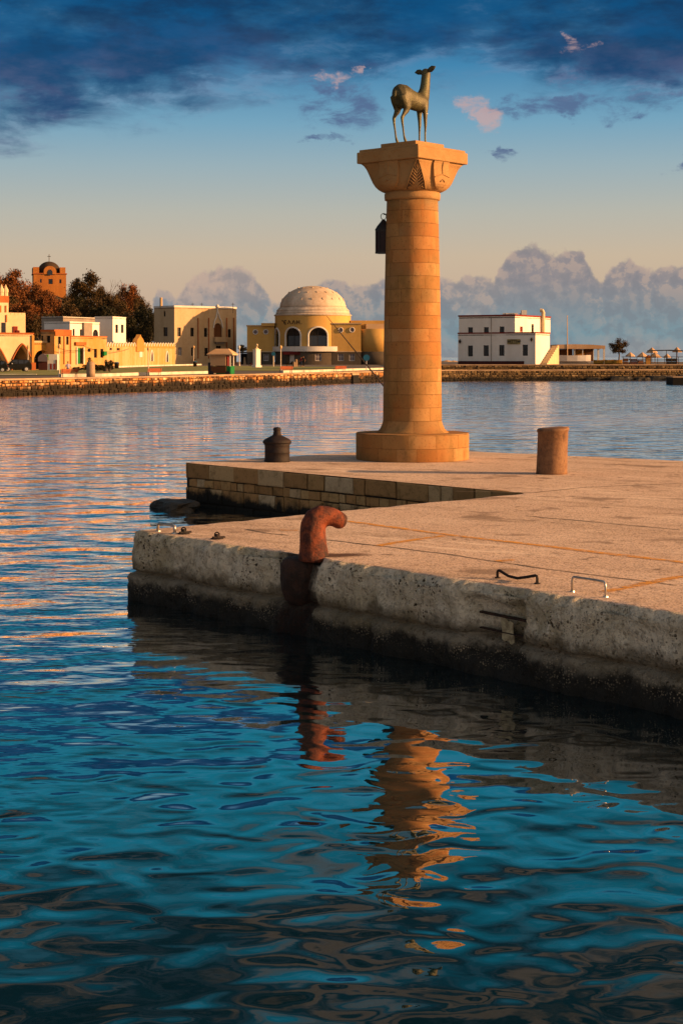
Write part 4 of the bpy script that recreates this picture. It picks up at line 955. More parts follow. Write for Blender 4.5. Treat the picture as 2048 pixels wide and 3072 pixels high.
# --- the domed drum building
M['letters'] = simple('dark lettering', (.03, .02, .014), (.02, .014, .01), 3)
def elli():
    D = 428.0; S3 = 500/1568.0; px = lambda x: 700+x*S3; py = lambda y: 820+y*S3
    R0 = 116/F*D; cx = atx(px(741), D); cy = D+R0*.87
    root = thing('domed_building', 'yellow round building under a big pale dome, dark grey at street level', 'building', (cx, cy, G))
    yf = cy-R0                                        # nearest point of the drum
    Zf = lambda y: zat(py(y), D); zg = G-.4
    z_pl, z_sill, z_top = Zf(735), Zf(685), Zf(392)
    def Tc(a0): return lambda u, z, i: Vector((cx+(R0-i)*math.sin(a0+u/R0), cy-(R0-i)*math.cos(a0+u/R0), z))
    a0 = -R(100); w = R(200)*R0; T = Tc(a0)
    def uu(x): s = max(-.985, min(.985, (x-741)/364.0)); return (math.asin(s)-a0)*R0
    ops = [dict(a=uu(490), c=uu(635), z0=z_sill, z1=Zf(506), arch='round', kind='win', bf=True), dict(a=uu(705), c=uu(885), z0=z_sill, z1=Zf(504), arch='round', kind='win', bf=True), dict(a=uu(384), c=uu(430), z0=z_sill, z1=Zf(512), arch='round', kind='win', bf=True)]
    for o in ops: o['spring'] = Zf(585)
    b = MB(); wall_mesh(b, T, w, z_pl, z_top, ops, .5, 60); b.build('drum_wall', M['elli yellow'], root, world=True); fit_openings(root, T, ops, .5)
    for o in ops:
        b = MB(); b.tube([T(p[0], p[1], -.10) for p in o['line']], .24, 6); b.build('window_surround', M['white_trim'], root, world=True)
    op2 = []
    for x0, x1, y0, y1, k, dr_ in ((525, 572, 760, 842, 'white', 'door'), (770, 830, 757, 822, 'grille', None)):
        op2.append(dict(a=uu(x0), c=uu(x1), z0=Zf(y1), z1=Zf(y0), kind=k, door=dr_ == 'door'))
    b = MB(); wall_mesh(b, T, w, zg, z_pl, op2, .3, 60); b.build('drum_base', M['elli grey'], root, world=True); fit_openings(root, T, op2, .3)
    b = MB(); n = 60; b.rings([[T(w*i/n, z_pl+.05, -.05) for i in range(6, n-5)], [T(w*i/n, z_pl+.05, -.9) for i in range(6, n-5)], [T(w*i/n, z_sill-.05, -.9) for i in range(6, n-5)], [T(w*i/n, z_sill-.05, -.05) for i in range(6, n-5)]], cap=False, closed=False); b.build('balcony_band', M['white_trim'], root, world=True)
    k = D/F*S3
    prof = [(372*k, z_top), (374*k, z_top+.25), (352*k, Zf(372)), (356*k, Zf(366)), (346*k, Zf(345)), (350*k, Zf(340)), (328*k, Zf(318)), (326*k, Zf(312))]
    b = MB(); b.lathe(prof, 64, (cx, cy, 0)); b.build('dome_steps', M['dome white'], root, smooth=False, world=True)
    b = MB(); zb, zt, rb = Zf(314), Zf(102), 318*k; pr = [(rb*math.cos(a*math.pi/32), zb+(zt-zb)*math.sin(a*math.pi/32)) for a in range(16)]+[(.2, zt)]
    b.lathe(pr, 64, (cx, cy, 0)); dm = b.build('dome', M['dome white'], root, smooth=True, world=True)
    for row, (ea, cnt) in enumerate(((22, 18), (43, 16), (63, 10))):
        for i in range(cnt):
            aa = 2*math.pi*(i+.5*(row % 2))/cnt; e = R(ea); p = Vector((cx+rb*math.cos(e)*math.sin(aa), cy-rb*math.cos(e)*math.cos(aa), zb+(zt-zb)*math.sin(e)))
            if math.cos(aa) < -.3: continue
            nv = Vector((math.cos(e)*math.sin(aa), -math.cos(e)*math.cos(aa), math.sin(e))).normalized(); t1 = Vector((math.cos(aa), math.sin(aa), 0)); t2 = nv.cross(t1); s_ = .36
            b = MB(); b.prism([p+t1*s_*.7, p+t2*s_, p-t1*s_*.7, p-t2*s_], nv*.16); b.build('stud', M['dome white'], dm, world=True)
    # the name in relief letters: rough breathing, E (rounded), lambda, lambda, eta, full stop
    def glyph(x0, x1, strokes):
        b = MB()
        for st in strokes: b.tube([T(uu(x0+(x1-x0)*a), Zf(475-(475-440)*v), -.14) for a, v in st], .12, 5)
        b.build('letter', M['letters'], root, world=True)
    glyph(457, 465, [[(.8, 1.05), (.2, .98), (.2, .82), (.8, .78)]])
    E = [(math.cos(t)*.62+.6, math.sin(t)*.5+.5) for t in [R(55+a*25) for a in range(11)]]
    glyph(477, 497, [E, [(0.02, .5), (.75, .5)]])
    for x in (512, 554): glyph(x, x+28, [[(0, 0), (.5, 1), (1, 0)]])
    glyph(598, 622, [[(0, 0), (0, 1)], [(1, 0), (1, 1)], [(0, .5), (1, .5)]]); glyph(638, 645, [[(.2, .05), (.8, .05)], [(.5, -.05), (.5, .15)]])
    # wings
    M2 = M['elli yellow']
    def wing(x0, x1, ytop, ybk, depth, ports, plw, D=D):
        f = Face((atx(px(x0), D), D), (atx(px(x1), D), D)); T2 = lambda u, z, i: f.P(u, z, -i)
        b = MB(); b.prism([f.P(0, z_pl), f.P(f.w, z_pl), f.P(f.w, Zf(ytop)), f.P(0, Zf(ytop))], (0, depth, 0)); b.build('wing_wall', M2, root, world=True)
        L = [dict(a=f.u(px(a)), c=f.u(px(c)), z0=Zf(822), z1=Zf(757), kind='grille') for a, c in plw]
        b = MB(); wall_mesh(b, T2, f.w, zg, z_pl, L, .3); b.poly([f.P(0, zg), f.P(0, zg)+Vector((0, depth, 0)), f.P(0, z_pl)+Vector((0, depth, 0)), f.P(0, z_pl)]); b.build('wing_base', M['elli grey'], root, world=True); fit_openings(root, T2, L, .3)
        b = MB(); b.box(((f.p0.x+f.p0.x+f.w)/2, D+depth/2, z_pl+.02), (f.w+.3, depth+.3, .3)); b.box(((2*f.p0.x+f.w)/2, D+depth/2, Zf(ytop)+.1), (f.w+.4, depth+.4, .35)); b.build('string_course', M['cream plaster'], root, world=True)
        for a, yy in ports:
            c = f.P(f.u(px(a)), Zf(yy), .0); r_ = 20*k; n = 20
            b = MB(); b.prism([c+Vector((r_*math.cos(2*math.pi*i/n), -.02, r_*math.sin(2*math.pi*i/n))) for i in range(n)], (0, -.06, 0)); o = b.build('porthole', M['purple grey'], root, world=True)
            b = MB(); b.tube([c+Vector((r_*1.1*math.cos(2*math.pi*i/n), -.08, r_*1.1*math.sin(2*math.pi*i/n))) for i in range(n+1)], .13, 5, cap=False); b.build('porthole_ring', M['white_trim'], o, world=True)
        return f
    wing(128, 385, 490, 0, 16, ((207, 547), (305, 545)), ((285, 330), (388, 404)), D+R0*.6)
    wing(925, 1200, 474, 0, 16, ((1008, 532), (1115, 530)), ((983, 1036), (1090, 1140)))
    b = MB(); zq = Zf(462)
    b.prism([(atx(px(252), D), D+5, Zf(490)), (atx(px(380), D), D+5, Zf(490)), (atx(px(380), D), D+5, zq), (atx(px(252), D), D+5, zq)], (0, 8, 0)); b.build('roof_block', M2, root, world=True)
    b = MB(); b.box(((atx(px(1100), D)+atx(px(1560), D))/2, D+12, (Zf(520)+Zf(437))/2), (atx(px(1560), D)-atx(px(1100), D), 12, Zf(437)-Zf(520))); b.build('roof_block', M2, root, world=True)
    b = MB(); xa, xb = atx(px(1200), D), atx(px(1400), D); rr_ = (xb-xa); c2 = (xa+rr_*.55, D+rr_*.75)
    for nm, za_, zb_, mt in (('bay_wall', z_pl, Zf(520), M2), ('bay_base', zg, z_pl, M['elli grey'])):
        b = MB(); b.lathe([(rr_*.85, za_), (rr_*.85, zb_)], 40, (c2[0]+rr_*.15, c2[1], 0)); b.build(nm, mt, root, smooth=True, world=True)
    b = MB(); b.box((c2[0]+2.5, c2[1]+2, Zf(494)), (8.5, 6, Zf(470)-Zf(518))); b.build('roof_block', M['cream plaster'], root, world=True)
    # door canopy
    b = MB(); b.box((cx+R0*math.sin(uu(548)/R0+a0), cy-R0*math.cos(uu(548)/R0+a0)-.6, Zf(748)), (4.6, 1.3, .9)); b.build('awning', M['dark red'], root, world=True)
elli()
# --- white two-storey house
def white_house():
    s = 400/1568.0; c = lambda l: conv(l, s, 1300, 880); px = lambda x: 1300+x*s; py = lambda y: 880+y*s
    ph = R(-30); d1 = 258.0; z0 = TER-.1
    p1 = Vector(xy(px(1198), d1)); u = Vector((math.cos(ph), math.sin(ph)))
    r = (px(288)-CX)/F; L = (p1.x-r*p1.y)/(u.x-r*u.y); p0 = p1-u*L
    h = House('white_house', 'white two-storey house with dark red trim, its front in shade', 'house', p0, p1, 9.0, z0, zat(py(468), d1), M['white plaster'])
    n = h.f.n; r = (px(1366)-CX)/F; dd = (p1.x-r*p1.y)/(n.x-r*n.y); h.dp = dd = max(4, min(dd, 22)); h.q0 = p0-n*dd; h.q1 = p1-n*dd; h.left = Face(h.q0, p0); h.right = Face(p1, h.q1)
    f = h.side('front', c([(403, 462, 612, 740), (587, 648, 608, 736), (770, 832, 605, 733), (1047, 1108, 602, 732)]), .25)
    h.side('right', [], .25)
    h.close(capmat=M['red paint'], parapet=.22, over=.10)
    zt0 = h.z1+.1; zt1 = zat(py(268), d1+4)
    up0 = h.f.P(.15, 0); up1 = h.f.P(h.f.u(px(957)), 0)
    u2 = House('upper', 'x', 'x', (up0.x, up0.y), (up1.x, up1.y), dd-.4, zt0, zt1, M['white plaster']); ur = u2.root
    u2.side('front', c([(405, 462, 397, 470), (590, 648, 395, 465), (775, 832, 388, 460)]), .25, name='upper_wall')
    r = (px(1372)-CX)/F; n2 = u2.f.n; p = Vector((up1.x, up1.y)); d2 = max(4, min(24, (p.x-r*p.y)/(n2.x-r*n2.y))); u2.dp = d2; u2.q0 = u2.f.p0-n2*d2; u2.q1 = p-n2*d2; u2.left = Face(u2.q0, u2.f.p0); u2.right = Face(p, u2.q1)
    g = u2.side('right', c([(1015, 1048, 388, 452, 'red'), (1150, 1178, 360, 455, 'win', None, 'door'), (1285, 1310, 388, 452, 'red')]), .2, name='upper_wall'); u2.close(capmat=M['red paint'], parapet=.25, over=.18)
    # chimney flue, cowl, water tank on the roof
    q = g.P(g.u(px(1265)), 0, .35); rr = 22*s/F*(q.y)
    b = MB(); b.tube([(q.x, q.y, zt0), (q.x, q.y, zt1+.9), (q.x-.1, q.y, zt1+1.15), (q.x-.5, q.y+.1, zt1+1.2)], rr, 12); b.build('flue', M['ivory plaster'], ur, world=True)
    q = g.P(g.u(px(1160)), 0, -1.5); b = MB(); b.box((q.x, q.y, zt1+.75), (.9, .9, .8)); b.tube([(q.x-.3, q.y, zt1+.2), (q.x-.5, q.y, zt1+.7)], .3, 10); b.build('roof_vent', M['white_trim'], ur, world=True)
    b = MB()
    for i, (x, w) in enumerate(((795, .5), (845, .9), (925, .4), (1010, 1.0))):
        q = u2.f.P(u2.f.u(px(x)) if x < 950 else u2.f.w-.6, 0, -1.2); bb = MB(); bb.box((q.x, q.y, zt1+.35), (w, .5, .35)); bb.build('roof_unit', M['white_trim'], ur, world=True)
    for ch in list(ur.children):                      # the upper storey belongs to the house
        ch.parent = h.root; ch.location = ur.location-h.root.location
    bpy.data.objects.remove(ur)
    h.box('base_course', M['dark red base'], f, px(290), px(1065), py(795), py(840), .02, .12)
    sg = h.box('sign_board', M['sign cream'], f, px(868), px(1020), py(537), py(597), .02, .12)
    tc = bpy.data.curves.new('sign_text', 'FONT'); tc.body = 'ΜΕΣΤΕΜΙ'; tc.size = .52; tc.align_x = 'CENTER'; tc.align_y = 'CENTER'; tc.shear = .3; tc.extrude = .01; tc.offset = .012
    to = bpy.data.objects.new('tmp', tc); coll.objects.link(to); me = bpy.data.meshes.new_from_object(to.evaluated_get(bpy.context.evaluated_depsgraph_get())); bpy.data.objects.remove(to)
    me.materials.clear(); me.materials.append(M['letters']); lt = bpy.data.objects.new('lettering', me); coll.objects.link(lt); lt.parent = sg
    wloc = f.P(f.u(px(944)), f.z(px(944), py(566)), .14); lt.location = wloc-h.root.location
    lt.rotation_euler = (R(90), 0, ph)
    b = MB()
    for yy, hw in ((545, .5), (589, .7)):
        a = f.P(f.u(px(944))-hw, f.z(px(944), py(yy)), .13); e = f.P(f.u(px(944))+hw, f.z(px(944), py(yy)), .13); b.tube([a, e], .03, 4)
    b.build('small_print', M['letters'], sg, world=True)
    for x, y in ((318, 565), (1160, 542)):
        q = f.P(f.u(px(x)), f.z(px(x), py(y)), .3); b = MB(); b.lathe([(.10, -.3), (.22, .05), (.24, .08), (.06, .3)], 6, q); b.tube([q+Vector((0, 0, .3)), f.P(f.u(px(x)), q.z+.35, .02)], .03, 5); b.build('wall_lamp', M['black_iron'], h.root, world=True)
    b = MB(); b.tube([f.P(f.u(px(680)), z0, .06), f.P(f.u(px(680)), zt1-.1, .06)], .05, 6); b.build('drainpipe', M['grey plaster'], h.root, world=True)
    # outside stair on the sunlit end
    q = h.right; b = MB(); w_ = q.w; n_ = 9
    for i in range(n_):
        t0 = w_*.35+(w_*.65+1.2)*i/n_; zz = z0+(h.z1-z0)*.62*(i+1)/n_; t1 = t0+(w_*.65+1.2)/n_
        b.prism([q.P(t0, z0, .03), q.P(t1, z0, .03), q.P(t1, zz, .03), q.P(t0, zz, .03)], q.n.to_3d()*1.1)
    b.build('outside_stair', M['ivory plaster'], h.root, world=True)
white_house()
# --- left-hand row
S1 = 400/1568.0; C1 = lambda l: conv(l, S1, 0, 740); X1 = lambda x: x*S1; Y1 = lambda y: 740+y*S1
def row():
    # white arcaded market building with a small crowned tower
    dA, dB = 232.0, 240.0; zb = G-.1
    h = House('arcade_building', 'ivory arcaded market building with pointed arches, red trim and a small crowned tower', 'building', xy(-170, dA), xy(99.5, dB), 14, zb, zat(1003, dB), M['ivory plaster'])
    f = h.side('front', C1([(145, 375, 1150, 1462, 'void', 'pointed'), (-200, 85, 1160, 1462, 'void', 'pointed'), (-560, -265, 1160, 1462, 'void', 'pointed')]), 1.2)
    h.close(capmat=M['orange trim'], parapet=.25, over=.15)
    b = MB(); b.prism([f.P(.2, zb, -6), f.P(f.w-.5, zb, -6), f.P(f.w-.5, h.z1-.4, -6), f.P(.2, h.z1-.4, -6)], -f.n.to_3d()*.3); b.build('inner_wall', M['ivory plaster'], h.root, world=True)
    for a, c in ((145, 375), (-200, 85)):
        u0, u1 = f.u(X1(a)), f.u(X1(c)); zt = f.z(X1((a+c)/2), Y1(1153)); ap = arch_pts(u0-.12, u1+.12, zt-(u1-u0)*.75, 'pointed', zt+.15)
        b = MB(); b.tube([f.P(u, z, .06) for u, z in [(u0-.12, zb)]+ap+[(u1+.12, zb)]], .14, 5); b.build('arch_moulding', M['orange trim'], h.root, world=True)
    h.box('corner_pilaster', M['ochre plaster'], f, X1(368), X1(395), Y1(1040), Y1(1360), .02, .25); h.box('pilaster_base', M['orange trim'], f, X1(352), X1(402), Y1(1362), Y1(1458), .02, .6)
    # upper storey, set back, and tower
    o = -1.6; fb = Face(f.P(0, 0, o).xy, f.P(f.w, 0, o).xy); zu0 = h.z1+.05
    def blk(nm, x0, x1, y0, dp, mat, zlow=None):
        a, c = fb.u(X1(x0)), fb.u(X1(x1)); zt = fb.z(X1((x0+x1)/2), Y1(y0)); zl = zu0 if zlow is None else zlow; b = MB()
        b.prism([fb.P(a, zl), fb.P(c, zl), fb.P(c, zt), fb.P(a, zt)], -fb.n.to_3d()*dp); return b.build(nm, mat, h.root, world=True), a, c, zt
    up, a, c, zt = blk('upper_wall', -700, 300, 790, 7, M['ivory plaster'])
    b = MB(); m = 9
    for i in range(22): u = a+(c-a)*(i+.5)/22; b.prism([fb.P(u-.28, zt, 0), fb.P(u+.28, zt, 0), fb.P(u+.28, zt+.28, 0), fb.P(u-.28, zt+.28, 0)], -fb.n.to_3d()*.4)
    b.build('parapet', M['ivory plaster'], h.root, world=True)
    fb.p0 = fb.p0+fb.n*.5
    tw, a, c, zt = blk('tower', -75, 100, 655, 4.2, M['ivory plaster'], zu0); tw2, a, c, zt2 = blk('tower_cornice', -80, 106, 575, 4.6, M['orange trim'], zt)
    for i, x in enumerate((-70, -22, 32, 82)):
        u = fb.u(X1(x)); P = fb.P(u, zt2, -.5); b = MB(); b.lathe([(.36, 0), (.36, .5), (.42, .6), (.42, .95), (.25, 1.2), (.03, 1.75)], 8, P); b.build('pinnacle', M['ivory plaster'], h.root, world=True)
    B = lambda nm, m_, x0, x1, y0, y1, e: h.box(nm, m_, fb, X1(x0), X1(x1), Y1(y0), Y1(y1), .02, e)
    B('tower_window', M['glassd'], 20, 65, 890, 1022, .1); B('tower_trim', M['orange trim'], 60, 74, 690, 770, .12); B('tower_trim', M['orange trim'], 66, 80, 800, 885, .14); B('tower_trim', M['orange trim'], -5, 12, 690, 770, .12)
    fb.p0 = fb.p0-fb.n*.5
    w = h.box('upper_window', M['red paint'], fb, X1(150), X1(203), Y1(935), Y1(1022), .02, .15); h.box('shutter', M['dark red'], fb, X1(180), X1(222), Y1(982), Y1(1022), .16, .3, w)
    # yellow arch wing + corner house
    d = 262.0
    h = House('arch_house', 'ochre house with a wide round arch and a narrow orange-topped corner bay', 'house', xy(101, d-4), xy(X1(665), d), 7, G-.2, zat(1028, d), M['ochre plaster'])
    h.side('front', C1([(400, 585, 1215, 1440, 'dark', 'round')]), 1.0); h.close(capmat=M['cream plaster'], parapet=.3)
    s_ = House('bay', 'x', 'x', xy(X1(640), d-3), xy(X1(838), d), 9, G-.2, zat(Y1(1000), d), M['peeling ochre'])
    p = s_.f.p0; n = s_.f.n; r = (X1(480)-CX)/F; dd = max(3, min(14, (p.x-r*p.y)/(n.x-r*n.y))); s_.q0 = p-n*dd; s_.q1 = p+s_.f.d*s_.f.w-n*dd; s_.left = Face(s_.q0, p); s_.right = Face(p+s_.f.d*s_.f.w, s_.q1)
    fs = s_.side('front', C1([(682, 716, 1055, 1150), (778, 808, 1055, 1152)]), .3); s_.side('left', C1([(545, 590, 1045, 1128), (465, 505, 1045, 1128)]), .3); s_.close(capmat=M['orange trim'], parapet=.35)
    s_.box('frieze', M['orange trim'], fs, X1(642), X1(836), Y1(992), Y1(1045), .02, .2)
    for x in (752, 828): s_.box('corner_strip', M['orange trim'], fs, X1(x-5), X1(x+5), Y1(1050), Y1(1380), .02, .12)
    for ch in list(s_.root.children): ch.parent = h.root; ch.location = s_.root.location-h.root.location
    bpy.data.objects.remove(s_.root)
    # low ochre house with green door
    d = 268.0
    h = House('green_door_house', 'low yellow house with a tall green door and small dark windows behind the palms', 'house', xy(X1(838), d-2), xy(X1(1255), d+6), 6, G-.2, zat(Y1(1060), d), M['peeling ochre'])
    f = h.side('front', C1([(905, 972, 1190, 1378, 'dark', None), (1030, 1065, 1197, 1236), (1105, 1140, 1200, 1305), (1180, 1215, 1200, 1305)]), .3); h.close(capmat=M['orange trim'], parapet=.2)
    h.box('door_leaf', M['green paint'], f, X1(905), X1(934), Y1(1192), Y1(1376), .03, .12); h.box('door_surround', M['white_trim'], f, X1(893), X1(903), Y1(1180), Y1(1380), .02, .2); h.box('door_surround', M['white_trim'], f, X1(974), X1(985), Y1(1180), Y1(1380), .02, .2); h.box('door_cornice', M['orange trim'], f, X1(875), X1(995), Y1(1120), Y1(1158), .02, .4)
    h.box('sign_disc', M['green paint'], f, X1(1198), X1(1232), Y1(1228), Y1(1280), .1, .5)
    # two flat-roofed white houses behind
    d = 330.0
    h = House('stepped_white_house', 'flat-roofed pale house with a grey shaded end, behind the ochre corner bay', 'house', xy(X1(822), d-6), xy(X1(1168), d+4), 12, G, zat(Y1(893), d), M['white plaster'])
    p = h.f.p0; n = h.f.n; r = (X1(520)-CX)/F; dd = max(4, min(30, (p.x-r*p.y)/(n.x-r*n.y))); h.q0 = p-n*dd; h.q1 = p+h.f.d*h.f.w-n*dd; h.left = Face(h.q0, p); h.right = Face(p+h.f.d*h.f.w, h.q1)
    f = h.side('front', C1([(855, 878, 965, 1052), (940, 966, 970, 1086), (1092, 1155, 972, 1052, 'win', 'round')]), .3); h.close(capmat=M['white plaster'], parapet=.15); h.box('grey_bay', M['grey plaster'], f, X1(966), X1(1062), Y1(893), Y1(1085), .02, .5)
    d = 345.0; h2 = House('grey_back_block', 'long low grey block on the roofline behind the pale stepped house', 'house', xy(X1(742), d+14), xy(X1(1150), d+26), 6, G, zat(Y1(825), d+14), M['grey plaster']); h2.close(parapet=.1, capmat=M['white plaster'])
    h = House('two_window_house', 'pale flat-roofed house with two narrow windows and a broad shaded side', 'house', xy(X1(1325), d-6), xy(X1(1480), d+2), 12, G, zat(Y1(826), d-6), M['white plaster'])
    p = h.f.p0; n = h.f.n; r = (X1(1166)-CX)/F; dd = max(4, min(40, (p.x-r*p.y)/(n.x-r*n.y))); h.q0 = p-n*dd; h.q1 = p+h.f.d*h.f.w-n*dd; h.left = Face(h.q0, p); h.right = Face(p+h.f.d*h.f.w, h.q1)
    h.side('front', C1([(1357, 1388, 915, 1013), (1423, 1453, 915, 1013)]), .3); h.close(capmat=M['white plaster'], parapet=.15)
    # ochre wall with scalloped crest and gate gable
    d0, d1 = 300.0, 392.0
    f = Face(xy(X1(1255), d0), xy(525, d1)); zt = zat(1033, d0); zt1 = zat(1033, d1)
    root = thing('scalloped_wall', 'long ochre garden wall with a scalloped white crest and a small gate gable', 'wall', (f.p0.x, f.p0.y, G))
    def zt_at(u): return zt+(zt1-zt)*u/f.w
    L = []
    for x0, x1, y0, y1, k, ar in ((X1(1288), X1(1318), Y1(1188), Y1(1216), 'dark', None), (X1(1372), X1(1410), Y1(1190), Y1(1220), 'dark', None), (380+275*S2, 380+305*S2, 820+905*S2, 820+1032*S2, 'wood', 'round'), (380+455*S2, 380+484*S2, 820+915*S2, 820+1042*S2, 'dark', 'round')):
        a, c = f.u(x0), f.u(x1); xm = (x0+x1)/2; L.append(dict(a=a, c=c, z0=max(G-.15, f.z(xm, y1)), z1=f.z(xm, y0), kind=k, arch=ar))
    b = MB(); T = lambda u, z, i: f.P(u, z, -i); wall_mesh(b, T, f.w, G-.2, zt-.3, L, .35, 1); b.build('wall_face', M['peeling ochre'], root, world=True); fit_openings(root, T, L, .35)
    for o in L[2:]:
        b = MB(); b.tube([T(p[0], p[1], -.08) for p in o['line']], .2, 5); b.build('door_surround', M['white_trim'], root, world=True)
    n = 26; b = MB(); b2 = MB(); cu = []
    xs_ = [X1(1255)+(525-X1(1255))*i/n for i in range(n+1)]
    for i in range(n):
        a, c = f.u(xs_[i]), f.u(xs_[i+1]); m_ = (a+c)/2; w_ = (c-a)/2; zl, zh = zt-.3, zt_at(m_)+.2
        pts = [(a+.03, zl)]+[(m_-w_*.9*math.cos(math.pi*k/8), zh-.6+.75*math.sin(math.pi*k/8)) for k in range(9)]+[(c-.03, zl)]
        b.prism([f.P(u, z, .02) for u, z in pts], -f.n.to_3d()*.4); b2.tube([f.P(u, z, .05) for u, z in pts[1:-1]], .10, 4)
    b.build('crest', M['ochre plaster'], root, world=True); b2.build('crest_moulding', M['white_trim'], root, world=True)
    xg = 380+150*S2; u = f.u(xg); w_ = abs(f.u(xg+11)-u); zg = zt_at(u)
    b = MB(); b.prism([f.P(u+a*w_, z, .25) for a, z in ((-1, zt-1.2), (-1, zg+.5), (-.75, zg+1.1), (-.25, zg+1.6), (0, f.z(xg, 1003)), (.25, zg+1.6), (.75, zg+1.1), (1, zg+.5), (1, zt-1.2))], -f.n.to_3d()*.9); b.build('gate_gable', M['ochre plaster'], root, world=True)
    a, c = f.u(380+145*S2), f.u(380+178*S2); b = MB(); b.prism([f.P(a, f.z(xg, 820+985*S2), .02), f.P(c, f.z(xg, 820+985*S2), .02), f.P(c, f.z(xg, 820+870*S2), .02), f.P(a, f.z(xg, 820+870*S2), .02)], f.n.to_3d()*.12); b.build('relief_panel', M['white_trim'], root, world=True)
row()
# --- domed tower on the hill
def hilltower():
    d = 560.0; f = Face(xy(X1(395), d), xy(X1(778), d+2.6)); zb = hill_z(f.p0.x, d)-3; z = lambda y: zat(Y1(y), d)
    root = thing('hill_church', 'orange square church block with a dark dome, rising over the trees on the hill', 'church', (f.p0.x, d, zb))
    L = []
    for x0, x1, y0, y1 in ((470, 490, 375, 420), (570, 620, 375, 435), (698, 722, 378, 425)): L.append(dict(a=f.u(X1(x0)), c=f.u(X1(x1)), z0=z(y1), z1=z(y0), kind='win'))
    T = lambda u, zz, i: f.P(u, zz, -i); b = MB(); wall_mesh(b, T, f.w, zb, z(310), L, .6)
    n = -f.n.to_3d()*f.w; b.poly([f.P(0, zb), f.P(0, z(310)), f.P(0, z(310))+n, f.P(0, zb)+n]); b.poly([f.P(f.w, zb), f.P(f.w, zb)+n, f.P(f.w, z(310))+n, f.P(f.w, z(310))]); b.poly([f.P(0, z(310)), f.P(f.w, z(310)), f.P(f.w, z(310))+n, f.P(0, z(310))+n]); b.build('wall', M['tower orange'], root, world=True); fit_openings(root, T, L, .6)
    b = MB(); b.prism([f.P(-.3, z(318), .3), f.P(f.w+.3, z(318), .3), f.P(f.w+.3, z(306), .3), f.P(-.3, z(306), .3)], n*1.02); b.build('cornice', M['orange trim'], root, world=True)
    for x0, x1 in ((390, 460), (705, 770)):
        b = MB(); a, c = f.u(X1(x0)), f.u(X1(x1)); b.prism([f.P(a, z(306), 0), f.P(c, z(306), 0), f.P(c, z(236), 0), f.P(a, z(236), 0)], n*.97); b.build('corner_block', M['tower orange'], root, world=True)
    cc = f.P(f.w/2, 0, -f.w/2); rb = (X1(705)-X1(460))/2/F*d*1.06; b = MB(); zb_, zt_ = z(306), z(158); b.lathe([(rb, zb_-.3), (rb, zb_+1.0)]+[(rb*math.cos(a*math.pi/24), zb_+1.0+(zt_-zb_-1)*math.sin(a*math.pi/24)) for a in range(1, 12)]+[(.1, zt_)], 40, (cc.x, cc.y, 0)); b.build('dome', M['dark dome'], root, smooth=True, world=True)
    m_ = f.u(X1(588)); w0 = f.u(X1(662))-m_; w1 = f.u(X1(622))-m_; zs = z(300)
    o = dict(a=m_-w1*.85, c=m_+w1*.85, z0=zs-.3, z1=z(265), kind='win', arch='round'); pts = [(m_-w0, zs-.6)]+arch_pts(m_-w0, m_+w0, zs+.4, 'round', z(222))+[(m_+w0, zs-.6)]
    b = MB(); b.prism([f.P(u, q, .35) for u, q in pts], -f.n.to_3d()*3); gb = b.build('gable', M['tower orange'], root, world=True)
    b = MB(); pts = [(o['a'], z(330))]+arch_pts(o['a'], o['c'], z(300), 'round', z(265))+[(o['c'], z(330))]; b.prism([f.P(u, q, .38) for u, q in pts], f.n.to_3d()*.1); b.build('gable_window', M['glassd'], root, world=True)
    b = MB(); b.tube([(cc.x, cc.y, zt_-.2), (cc.x, cc.y, zt_+2.6)], .12, 5); b.tube([(cc.x-.6, cc.y, zt_+1.8), (cc.x+.6, cc.y, zt_+1.8)], .1, 5); b.build('cross', M['black_iron'], root, world=True)
hilltower()
# ------------------------------------------------------------------ trees
def crown_mesh(seed, nclump, nleaf, leaf, flat=1.0, gap=.0):
    """unit-radius crown: leaf clusters spread through the volume with gaps; returns mesh"""
    rn = random.Random(seed); b = MB(); cl = []
    for i in range(nclump):
        while True:
            p = Vector((rn.uniform(-1, 1), rn.uniform(-1, 1), rn.uniform(-.9, 1)))
            if .25 < p.length < 1: break
        cl.append((p*.82, rn.uniform(.16, .34), rn.random()))
    for i in range(nleaf):
        c, r, t = cl[rn.randrange(nclump)]; v = Vector((rn.gauss(0, 1), rn.gauss(0, 1), rn.gauss(0, .8))); p = c+v*r*.5
        n = Vector((rn.gauss(0, 1), rn.gauss(0, 1), rn.gauss(0, 1))).normalized(); a = n.orthogonal().normalized(); e = n.cross(a); s = leaf*rn.uniform(.6, 1.3)
        b.tc = min(1, max(0, t*.7+rn.random()*.4-.05)); b.poly([p-a*s, p-e*s*.6, p+a*s, p+e*s*.6])
    return b, cl
CROWNS = {}
